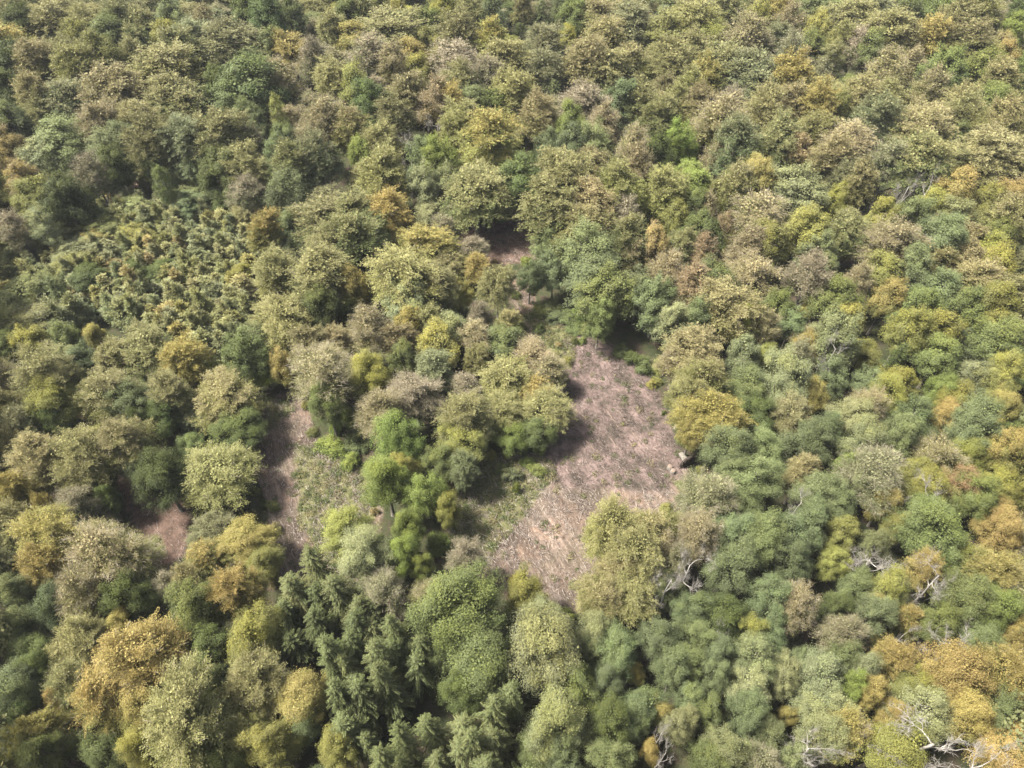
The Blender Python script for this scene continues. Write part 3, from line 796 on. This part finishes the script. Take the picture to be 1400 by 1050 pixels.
gb = np.random.default_rng(5)
seen_k = {}
for t in trees:
    sp = t['sp']
    lod = 2 if t['dep'] > 205 else 1 if t['dep'] > 140 else 0
    protos = PROTO[sp, lod]
    crown_me, trunk_me = protos[int(gb.integers(0, len(protos)))]
    z = ground_z(t['x'], t['y'])
    sxy = t['r'] / BASE_R[sp]
    sz = t['h'] / BASE_H[sp]
    rot = gb.uniform(0, 6.283)
    name = NAME[sp]
    if trunk_me is None:
        root = link(bpy.data.objects.new(name, crown_me))
        paint(root, sp, t['col'], gb)
    else:
        root = link(bpy.data.objects.new(name, None))
        root.empty_display_size = 1.0
        if sp == 'D':
            for lm in crown_me:
                link(bpy.data.objects.new('limb', lm)).parent = root
        else:
            cr = link(bpy.data.objects.new('crown', crown_me)); cr.parent = root
        tk = link(bpy.data.objects.new('trunk', trunk_me)); tk.parent = root
        if sp != 'D':
            paint(cr, sp, t['col'], gb)
    root.location = (t['x'], t['y'], z)
    root.rotation_euler = (gb.normal(0, 0.045), gb.normal(0, 0.045), rot)
    ell = gb.uniform(0.85, 1.18)
    root.scale = (sxy * ell, sxy / ell, sz * gb.uniform(0.94, 1.06))
    root['label'] = t['label']; root['category'] = CAT[sp]; root['group'] = GROUP[sp]
    seen_k[sp] = seen_k.get(sp, 0) + 1
print('TREES', len(trees), 'fill', n_fill, seen_k)

# ------------------------------------------------------------------ woodland that carries on past the picture: one mass
gw = np.random.default_rng(77)
mb = MB()
yy = -45.0
nw = 0
while yy < 400:
    half = 0.80 * (max(yy, 0) * CP + 95 * SP) + 62
    xx = -half
    while xx < half:
        x, y = xx + gw.uniform(-2.5, 2.5), yy + gw.uniform(-2.5, 2.5)
        px, py, dep = proj(x, y, 15)
        if not (-42 < px < 1442 and -28 < py < 1112) or dep < 5:
            if math.hypot(x, y) > 0:
                r = gw.uniform(4.0, 6.2); h = gw.uniform(18, 25)
                near = -420 < px < 1820 and -120 < py < 1600 and dep > 5
                n = 1700 if near else 330
                lf = 0.42 if near else 1.0
                o = unit(gw.normal(size=(n, 3)) + np.array([0, 0, 0.7]))
                pos = o * np.array([r, r, h * 0.33]) * gw.uniform(0.72, 1.05, (n, 1)) * (1 + 0.14 * np.sin(5 * o[:, :1] + r * 9) * np.sin(5 * o[:, 1:2] + h * 7)) + np.array([x, y, h * 0.67])
                nrm = unit(o + gw.normal(0, 0.4, (n, 3)) + np.array([0, 0, 0.4]))
                u = unit(np.cross(nrm, gw.normal(size=(n, 3))))
                cr = gw.random()
                mb.quads(pos, u, nrm, lf * gw.uniform(1.0, 1.7, n), lf * gw.uniform(0.8, 1.2, n), np.stack([gw.random(n), np.full(n, cr), np.full(n, 0.3 + 0.4 * gw.random())], 1), 0, 0.08)
                nw += 1
        xx += 7.8
    yy += 7.6
wood = link(bpy.data.objects.new('woodland', mb.mesh('woodland', [M_LEAF])))
wood.color = (0.1, 0.112, 0.046, 1); wood['second_colour'] = [0.16, 0.15, 0.065]; wood['turning'] = 0.45
wood['kind'] = 'stuff'; wood['label'] = 'unbroken mixed autumn woodland continuing past the outermost trees'; wood['category'] = 'woodland'
print('WOOD', nw)

# ------------------------------------------------------------------ ground
def axis_coords(lo, hi, step, far):
    a = list(np.arange(lo, hi + 0.01, step))
    s, v = step, hi
    while v < far:
        s *= 1.6; v += s; a.append(v)
    s, v = step, lo
    pre = []
    while v > -far:
        s *= 1.6; v -= s; pre.append(v)
    return np.array(pre[::-1] + a)


gxs, gys = axis_coords(-130, 130, 1.0, 4000), axis_coords(10, 235, 1.0, 4000)
nx, ny = len(gxs), len(gys)
V = np.zeros((ny, nx, 3), np.float32)
V[:, :, 0] = gxs[None, :]; V[:, :, 1] = gys[:, None]
fine = (np.abs(V[:, :, 0]) < 500) & (np.abs(V[:, :, 1]) < 600)
zz = 0.35 * np.sin(V[:, :, 0] * 0.061 + 1.3) * np.cos(V[:, :, 1] * 0.047) + 0.18 * np.sin(V[:, :, 0] * 0.17 + V[:, :, 1] * 0.13)
V[:, :, 2] = np.where(fine, zz, 0)
me = bpy.data.meshes.new('ground')
idx = np.arange(nx * ny).reshape(ny, nx)
F = np.stack([idx[:-1, :-1], idx[:-1, 1:], idx[1:, 1:], idx[1:, :-1]], -1).reshape(-1, 4).astype(np.int32)
me.vertices.add(nx * ny); me.vertices.foreach_set('co', V.reshape(-1))
me.loops.add(F.size); me.loops.foreach_set('vertex_index', F.ravel())
me.polygons.add(len(F)); me.polygons.foreach_set('loop_start', np.arange(0, F.size, 4, dtype=np.int32))
P_GREEN = [[(606, 735), (628, 655), (665, 628), (748, 618), (760, 650), (735, 682), (712, 712), (668, 762), (630, 765)],
           [(400, 610), (440, 605), (500, 640), (515, 700), (490, 790), (450, 790), (410, 720), (402, 660)],
           [(705, 430), (735, 425), (790, 458), (785, 500), (765, 510), (740, 465)],
           [(360, 545), (400, 540), (395, 570), (365, 590)],
           [(190, 735), (225, 730), (230, 765), (215, 775)]]
P_BRASH = [P_MAIN, P_NECK, P_STRIP]
P_UPPER = [(740, 440), (820, 455), (890, 500), (950, 640), (905, 672), (800, 668), (740, 660), (735, 560)]
mask = np.zeros((ny, nx, 4), np.float32)
for j in range(ny):
    for i in range(nx):
        x, y = gxs[i], gys[j]
        if abs(x) > 135 or y < 8 or y > 240:
            continue
        px, py, _ = proj(x, y, 0)
        if any(inside(px, py, q) for q in P_BRASH): mask[j, i, 0] = 1
        if any(inside(px, py, q) for q in P_GREEN): mask[j, i, 1] = 1
        if inside(px, py, P_UPPER): mask[j, i, 2] = 1
        if any(inside(px, py, q) for q in (P_LEFT, P_FAR, P_TOP, P_CORN)): mask[j, i, 3] = 1
for _ in range(3):
    m2 = mask.copy()
    m2[1:-1, 1:-1] = (mask[1:-1, 1:-1] * 2 + mask[:-2, 1:-1] + mask[2:, 1:-1] + mask[1:-1, :-2] + mask[1:-1, 2:]) / 6
    mask = m2
at = me.attributes.new('cover', 'FLOAT_COLOR', 'POINT')
Cc = np.ascontiguousarray(mask.reshape(-1, 4))
at.data.foreach_set('color', Cc.ravel())
me.update(calc_edges=True)


def ground_material():
    m, nt, N, L = new_mat('forest_floor')
    out = N.new('ShaderNodeOutputMaterial')
    tc = N.new('ShaderNodeTexCoord')
    at = N.new('ShaderNodeAttribute'); at.attribute_name = 'cover'
    sep = N.new('ShaderNodeSeparateColor'); L.new(at.outputs['Color'], sep.inputs[0])

    def noise(scale, detail=6, rough=0.65, vec=None):
        n = N.new('ShaderNodeTexNoise'); n.inputs['Scale'].default_value = scale; n.inputs['Detail'].default_value = detail; n.inputs['Roughness'].default_value = rough
        L.new(vec or tc.outputs['Object'], n.inputs['Vector'])
        return n.outputs['Fac']

    def ramp(fac, stops):
        r = N.new('ShaderNodeValToRGB')
        while len(r.color_ramp.elements) < len(stops):
            r.color_ramp.elements.new(0.5)
        for e, (p, c) in zip(r.color_ramp.elements, stops):
            e.position = p; e.color = (*c, 1)
        L.new(fac, r.inputs[0])
        return r.outputs[0]

    def mixc(f, a, b):
        x = N.new('ShaderNodeMix'); x.data_type = 'RGBA'; L.new(f, x.inputs['Factor']); L.new(a, x.inputs['A']); L.new(b, x.inputs['B'])
        return x.outputs['Result']

    def thresh(a, b, k, lo, hi):
        s = N.new('ShaderNodeMath'); s.operation = 'MULTIPLY_ADD'; L.new(a, s.inputs[0]); s.inputs[1].default_value = k; L.new(b, s.inputs[2])
        r = N.new('ShaderNodeMapRange'); r.inputs['From Min'].default_value = lo; r.inputs['From Max'].default_value = hi; L.new(s.outputs[0], r.inputs['Value'])
        return r.outputs[0]

    floor = ramp(noise(0.3, 8, 0.7), [(0.34, (0.02, 0.026, 0.011)), (0.5, (0.036, 0.038, 0.018)), (0.6, (0.045, 0.034, 0.024)), (0.75, (0.08, 0.056, 0.042))])
    litter = ramp(noise(0.5, 8, 0.7), [(0.3, (0.035, 0.026, 0.019)), (0.5, (0.08, 0.053, 0.04)), (0.7, (0.14, 0.096, 0.076))])  # leaf litter, its brown darkened to stand in for the trees' shade
    dull = ramp(noise(0.22, 7, 0.7), [(0.38, (0.04, 0.036, 0.026)), (0.5, (0.095, 0.069, 0.06)), (0.62, (0.16, 0.117, 0.103))])
    vr = N.new('ShaderNodeVectorRotate'); vr.rotation_type = 'Z_AXIS'; vr.inputs['Angle'].default_value = math.radians(-116)
    L.new(tc.outputs['Object'], vr.inputs['Vector'])
    mp = N.new('ShaderNodeMapping'); mp.inputs['Scale'].default_value = (0.14, 1.0, 1.0)
    L.new(vr.outputs[0], mp.inputs['Vector'])
    streak = noise(1.0, 8, 0.78, mp.outputs[0])
    brash = ramp(streak, [(0.36, (0.04, 0.032, 0.026)), (0.46, (0.09, 0.067, 0.057)), (0.55, (0.15, 0.112, 0.097)), (0.68, (0.26, 0.21, 0.185))])
    rust = ramp(noise(0.13, 4), [(0.38, (0.07, 0.06, 0.036)), (0.5, (0.125, 0.09, 0.076)), (0.64, (0.22, 0.13, 0.088))])
    x = N.new('ShaderNodeMix'); x.data_type = 'RGBA'; x.inputs['Factor'].default_value = 0.35; L.new(brash, x.inputs['A']); L.new(rust, x.inputs['B'])
    brash = x.outputs['Result']
    pm = ramp(noise(0.09, 5, 0.6), [(0.38, (0.55, 0.56, 0.5)), (0.5, (0.91, 0.93, 0.85)), (0.64, (1.24, 1.24, 1.12))])
    mu = N.new('ShaderNodeMix'); mu.data_type = 'RGBA'; mu.blend_type = 'MULTIPLY'; mu.inputs['Factor'].default_value = 1.0
    L.new(brash, mu.inputs['A']); L.new(pm, mu.inputs['B']); brash = mu.outputs['Result']
    fd = thresh(sep.outputs['Blue'], noise(0.2, 5), 1.0, 0.8, 1.3)
    dm = N.new('ShaderNodeMath'); dm.operation = 'MULTIPLY'; dm.inputs[1].default_value = 0.9; L.new(fd, dm.inputs[0])
    brash = mixc(dm.outputs[0], brash, dull)
    fl = thresh(at.outputs['Alpha'], noise(0.3, 5), 1.0, 0.75, 1.2)
    floor = mixc(fl, floor, litter)
    green = ramp(noise(0.9, 7, 0.7), [(0.3, (0.045, 0.05, 0.02)), (0.5, (0.085, 0.085, 0.035)), (0.7, (0.15, 0.135, 0.075))])
    f1 = thresh(sep.outputs['Red'], noise(0.35, 6), 1.0, 0.82, 1.12)
    f2 = thresh(sep.outputs['Green'], noise(0.28, 6), 1.0, 0.9, 1.25)
    col = mixc(f2, mixc(f1, floor, brash), green)
    p = N.new('ShaderNodeBsdfPrincipled'); p.inputs['Roughness'].default_value = 0.95; p.inputs['Specular IOR Level'].default_value = 0.1
    L.new(col, p.inputs['Base Color'])
    bp = N.new('ShaderNodeBump'); bp.inputs['Strength'].default_value = 0.9; bp.inputs['Distance'].default_value = 0.4
    L.new(noise(2.2, 8, 0.75), bp.inputs['Height']); L.new(bp.outputs[0], p.inputs['Normal'])
    L.new(p.outputs[0], out.inputs['Surface'])
    return m


me.materials.append(ground_material())
ground = link(bpy.data.objects.new('ground', me)); ground['kind'] = 'structure'
ground['label'] = 'forest floor of brown leaf litter with felled clearings'; ground['category'] = 'ground'


def sample_poly(g, poly, n):
    xs = [q[0] for q in poly]; ys = [q[1] for q in poly]
    gp = np.array([back(a, b, 0)[:2] for a, b in poly])
    lo, hi = gp.min(0), gp.max(0)
    gl = [tuple(v) for v in gp]
    out = []
    while len(out) < n:
        x, y = g.uniform(lo[0], hi[0]), g.uniform(lo[1], hi[1])
        if inside(x, y, gl):
            out.append((x, y))
    return np.array(out)


def area_poly(poly):
    gp = [back(a, b, 0)[:2] for a, b in poly]
    return abs(sum(gp[i][0] * gp[i - 1][1] - gp[i - 1][0] * gp[i][1] for i in range(len(gp)))) / 2


# brash: the twigs and branches left lying after felling
def brash_material():
    m, nt, N, L = new_mat('brash_wood')
    out = N.new('ShaderNodeOutputMaterial')
    at = N.new('ShaderNodeAttribute'); at.attribute_name = 'leaf'
    sep = N.new('ShaderNodeSeparateColor'); L.new(at.outputs['Color'], sep.inputs[0])
    r = N.new('ShaderNodeValToRGB')
    st = [(0.0, (0.035, 0.028, 0.023)), (0.35, (0.1, 0.076, 0.064)), (0.7, (0.2, 0.168, 0.14)), (1.0, (0.345, 0.305, 0.265))]
    while len(r.color_ramp.elements) < 4:
        r.color_ramp.elements.new(0.5)
    for e, (p, c) in zip(r.color_ramp.elements, st):
        e.position = p; e.color = (*c, 1)
    L.new(sep.outputs['Red'], r.inputs[0])
    p = N.new('ShaderNodeBsdfPrincipled'); p.inputs['Roughness'].default_value = 0.9; p.inputs['Specular IOR Level'].default_value = 0.15
    L.new(r.outputs[0], p.inputs['Base Color']); L.new(p.outputs[0], out.inputs['Surface'])
    return m


def scatter_brash(name, polys, per_m2, seed, label):
    g = np.random.default_rng(seed)
    mb = MB()
    for poly, dens in polys:
        n = int(area_poly(poly) * per_m2 * dens * 1.6)
        P = sample_poly(g, poly, n)
        cr = P[:, 0] * math.sin(math.radians(116)) - P[:, 1] * math.cos(math.radians(116))
        al = P[:, 0] * math.cos(math.radians(116)) + P[:, 1] * math.sin(math.radians(116))
        wv = 0.5 + 0.5 * np.sin(cr * 1.55 + 1.1 * np.sin(al * 0.21) + 0.7 * np.sin(al * 0.55 + cr * 0.4))
        wv *= 0.55 + 0.45 * np.sin(P[:, 0] * 0.33 + 1.7 * np.sin(P[:, 1] * 0.24))
        P = P[g.random(n) < 0.22 + 0.9 * wv]
        n = len(P)
        z = np.array([ground_z(a, b) for a, b in P]) + g.uniform(0.03, 0.7, n) ** 1.5
        an = np.where(g.random(n) < 0.45, math.radians(122) + g.normal(0, 0.3, n), g.uniform(0, math.pi, n))
        u = np.stack([np.cos(an), np.sin(an), g.normal(0, 0.22, n)], 1)
        ln = g.gamma(2.0, 0.36, n) + 0.2
        pos = np.column_stack([P, z])
        nrm = unit(np.stack([g.normal(0, 0.5, n), g.normal(0, 0.5, n), np.ones(n)], 1))
        upp = np.array([inside(*proj(a, b, 0)[:2], P_UPPER) for a, b in P], float)
        da = np.column_stack([np.clip(g.normal(0.54, 0.25, n) - 0.02 - 0.27 * upp, 0, 1), g.random(n), g.random(n)])
        wd = g.uniform(0.03, 0.085, n)
        mb.quads(pos, u, nrm, ln, wd, da)
        nrm2 = np.cross(u, nrm)
        mb.quads(pos, u, nrm2, ln, wd, da)
    o = link(bpy.data.objects.new(name, mb.mesh(name, [brash_material()])))
    o['kind'] = 'stuff'; o['label'] = label; o['category'] = 'brash'
    return o


scatter_brash('brash_litter', [(P_MAIN, 1.0), (P_TOP, 0.6), (P_NECK, 0.4), (P_STRIP, 0.9), (P_LEFT, 0.25)], 17.0, 31, 'pinkish grey twigs and branches left lying over the felled clearings')


def scatter_low(name, polys, seed, label, per, cols):
    g = np.random.default_rng(seed)
    mb = MB()
    for poly, dens in polys:
        n = int(area_poly(poly) * 0.42 * dens)
        Pc = sample_poly(g, poly, n)
        for x, y in Pc:
            r = g.uniform(0.35, 1.2); hh = r * g.uniform(0.35, 0.7)
            k = int(per * r)
            o = unit(g.normal(size=(k, 3)) + np.array([0, 0, 0.6]))
            o[:, 2] = np.abs(o[:, 2])
            pos = o * np.array([r, r, hh]) * np.cbrt(g.uniform(0.2, 1, (k, 1))) + np.array([x, y, ground_z(x, y) + 0.05])
            nrm = unit(o + g.normal(0, 0.5, (k, 3)) + np.array([0, 0, 0.5]))
            u = unit(np.cross(nrm, g.normal(size=(k, 3))))
            mb.quads(pos, u, nrm, g.uniform(0.16, 0.34, k), g.uniform(0.12, 0.24, k), np.column_stack([g.random(k), np.full(k, g.random()), np.full(k, g.random() * 0.9)]), 0, 0.08)
    o = link(bpy.data.objects.new(name, mb.mesh(name, [M_LEAF])))
    o.color = (*cols[0], 1); o['second_colour'] = list(cols[1]); o['turning'] = 0.42
    o['kind'] = 'stuff'; o['label'] = label; o['category'] = 'undergrowth'
    return o


scatter_low('bramble_undergrowth', [(P_GREEN[0], 2.2), (P_GREEN[1], 1.25), (P_GREEN[2], 1.3), (P_GREEN[3], 1.0), (P_GREEN[4], 0.5), (P_MAIN, 0.2), (P_STRIP, 0.3), (P_NECK, 0.3)], 41,
            'low green and brown brambles spreading over the clearing edges', 60, [(0.06, 0.078, 0.026), (0.14, 0.12, 0.055)])


# a few felled poles and stumps that stand out in the big clearing
def tag(o, label, cat, group=None):
    o['label'] = label; o['category'] = cat
    if group: o['group'] = group


def add_pole(x0, y0, x1, y1, r, label):
    a, b = back(x0, y0, 0.3)[:2], back(x1, y1, 0.3)[:2]
    za, zb = ground_z(*a) + 0.28, ground_z(*b) + 0.3
    A, B = np.array([*a, za]), np.array([*b, zb])
    mid = (A + B) / 2
    mb = MB()
    ts = np.linspace(0, 1, 6)
    g = np.random.default_rng(int(x0 * 7 + y0))
    mb.tube([A + (B - A) * t - mid + g.normal(0, 0.05, 3) for t in ts], [r * (1 - 0.55 * t) for t in ts], 7)
    o = link(bpy.data.objects.new('felled_pole', mb.mesh('felled_pole', [M_CUT])))
    o.location = tuple(mid)
    tag(o, label, 'log', 'felled poles in the big clearing')


add_pole(829, 560, 850, 590, 0.16, 'upper of the long felled poles slanting across the big clearing')
add_pole(846, 560, 858, 580, 0.13, 'short felled pole right of the upper long pole')
add_pole(833, 598, 848, 616, 0.15, 'pale felled pole low in the middle of the big clearing')
add_pole(862, 588, 876, 606, 0.16, 'reddish felled pole nearest the golden tree on the clearing rim')
add_pole(801, 602, 815, 618, 0.13, 'leftmost thin felled pole in the big clearing')
add_pole(790, 560, 806, 580, 0.12, 'thin felled pole beside the clump at the clearing')
add_pole(705, 293, 722, 299, 0.2, 'pale fallen trunk at the back of the small upper clearing')
add_pole(727, 306, 733, 318, 0.2, 'short pale fallen trunk right of the small upper clearing')


def add_stump(px, py, r, h, tilt, label, plate):
    x, y, _ = back(px, py, 0.3)
    root = link(bpy.data.objects.new('uprooted_stump' if plate else 'tree_stump', None))
    root.location = (x, y, ground_z(x, y)); root.rotation_euler = (0, 0, tilt)
    g = np.random.default_rng(int(px))
    if plate:
        tr = MB(); tr.tube([(0, 0, 0.9), (-1.0, -0.1, 1.0), (-2.0, -0.1, 1.05)], [r * 0.55, r * 0.42, r * 0.4], 10)
        o = link(bpy.data.objects.new('stem', tr.mesh('stump_stem', [M_BARK]))); o.parent = root
        pl = MB()
        pl.tube([(-0.05, 0, 1.0), (0.15, 0, 1.0), (0.5, 0, 1.0), (0.62, 0, 1.0)], [r * 0.6, r * 1.35, r * 1.2, r * 0.7], 14)
        for k in range(22):
            a = g.uniform(0, 6.28); q = r * g.uniform(0.8, 1.2)
            pl.tube([(0.3, q * math.cos(a) * 0.8, 1.0 + q * math.sin(a) * 0.8), (0.45, q * math.cos(a) * 1.3, 1.0 + q * math.sin(a) * 1.2), (0.6 + g.uniform(0, 0.5), q * math.cos(a) * 1.6, 1.0 + q * math.sin(a) * 1.25)], [0.09, 0.06, 0.02], 4)
        o = link(bpy.data.objects.new('root_plate', pl.mesh('root_plate', [M_SOIL]))); o.parent = root
    else:
        tr = MB(); tr.tube([(0, 0, -0.1), (0, 0, 0.15), (0, 0, h)], [r * 1.35, r * 1.05, r], 10)
        o = link(bpy.data.objects.new('bark', tr.mesh('stump_bark', [M_BARK]))); o.parent = root
        tp = MB(); tp.tube([(0, 0, h + 0.004), (0, 0, h + 0.03)], [r * 0.94, r * 0.9], 10)
        o = link(bpy.data.objects.new('cut_face', tp.mesh('stump_face', [M_CUT]))); o.parent = root
    tag(root, label, 'stump')


add_stump(938, 633, 1.35, 1.0, math.radians(-65), 'dark uprooted stump with pale stem at the right corner of the big clearing', True)
add_stump(916, 639, 0.5, 0.7, 0.3, 'upper of two small grey stumps left of the uprooted stump', False)
add_stump(920, 645, 0.5, 0.8, 1.3, 'lower of two small grey stumps left of the uprooted stump', False)

# ------------------------------------------------------------------ light
SUN_EL, SUN_AZ = math.radians(59), math.radians(-86)       # azimuth from +Y (away from the camera), negative = to the left
sd = Vector((math.sin(SUN_AZ) * math.cos(SUN_EL), math.cos(SUN_AZ) * math.cos(SUN_EL), math.sin(SUN_EL)))
sl = bpy.data.lights.new('sun', 'SUN'); sl.energy = 5.0; sl.angle = math.radians(8); sl.color = (1.0, 0.955, 0.88)
so = link(bpy.data.objects.new('sun', sl)); so.rotation_euler = sd.to_track_quat('Z', 'Y').to_euler()
so.location = (-60, 60, 200)
w = bpy.data.worlds.new('World'); SC.world = w; w.use_nodes = True
wn = w.node_tree.nodes; wl = w.node_tree.links
sky = wn.new('ShaderNodeTexSky'); sky.sky_type = 'NISHITA'; sky.sun_disc = False; sky.sun_elevation = SUN_EL; sky.sun_rotation = SUN_AZ
sky.dust_density = 4.0; sky.air_density = 1.0
hs_ = wn.new('ShaderNodeHueSaturation'); hs_.inputs['Saturation'].default_value = 0.55
wl.new(sky.outputs[0], hs_.inputs['Color']); wl.new(hs_.outputs[0], wn['Background'].inputs[0]); wn['Background'].inputs[1].default_value = 0.1

# the thin autumn haze over the wood
HB = 7500.0
hm, hnt, hN, hL = new_mat('haze')
ho = hN.new('ShaderNodeOutputMaterial'); pv = hN.new('ShaderNodeVolumePrincipled')
pv.inputs['Color'].default_value = (0.86, 0.9, 0.95, 1); pv.inputs['Density'].default_value = 0.00006
hL.new(pv.outputs[0], ho.inputs['Volume'])
hv = [(a * HB, b * HB, c) for c in (-2.0, 124.0) for b in (-1, 1) for a in (-1, 1)]
hme = bpy.data.meshes.new('haze')
hme.from_pydata(hv, [], [(0, 2, 3, 1), (4, 5, 7, 6), (0, 1, 5, 4), (2, 6, 7, 3), (0, 4, 6, 2), (1, 3, 7, 5)])
hme.materials.append(hm)
hz = link(bpy.data.objects.new('haze', hme)); hz['kind'] = 'stuff'; hz['label'] = 'thin pale haze in the air over the wood'; hz['category'] = 'haze'

SC.view_settings.view_transform = 'Standard'
SC.view_settings.look = 'None'
SC.view_settings.exposure = 1.93
SC.view_settings.gamma = 1.0
SC.view_settings.use_curve_mapping = False
SC.cycles.max_bounces = 5
SC.cycles.diffuse_bounces = 3
SC.cycles.transmission_bounces = 3
SC.cycles.use_denoising = True
SC.cycles.caustics_reflective = False
SC.cycles.caustics_refractive = False
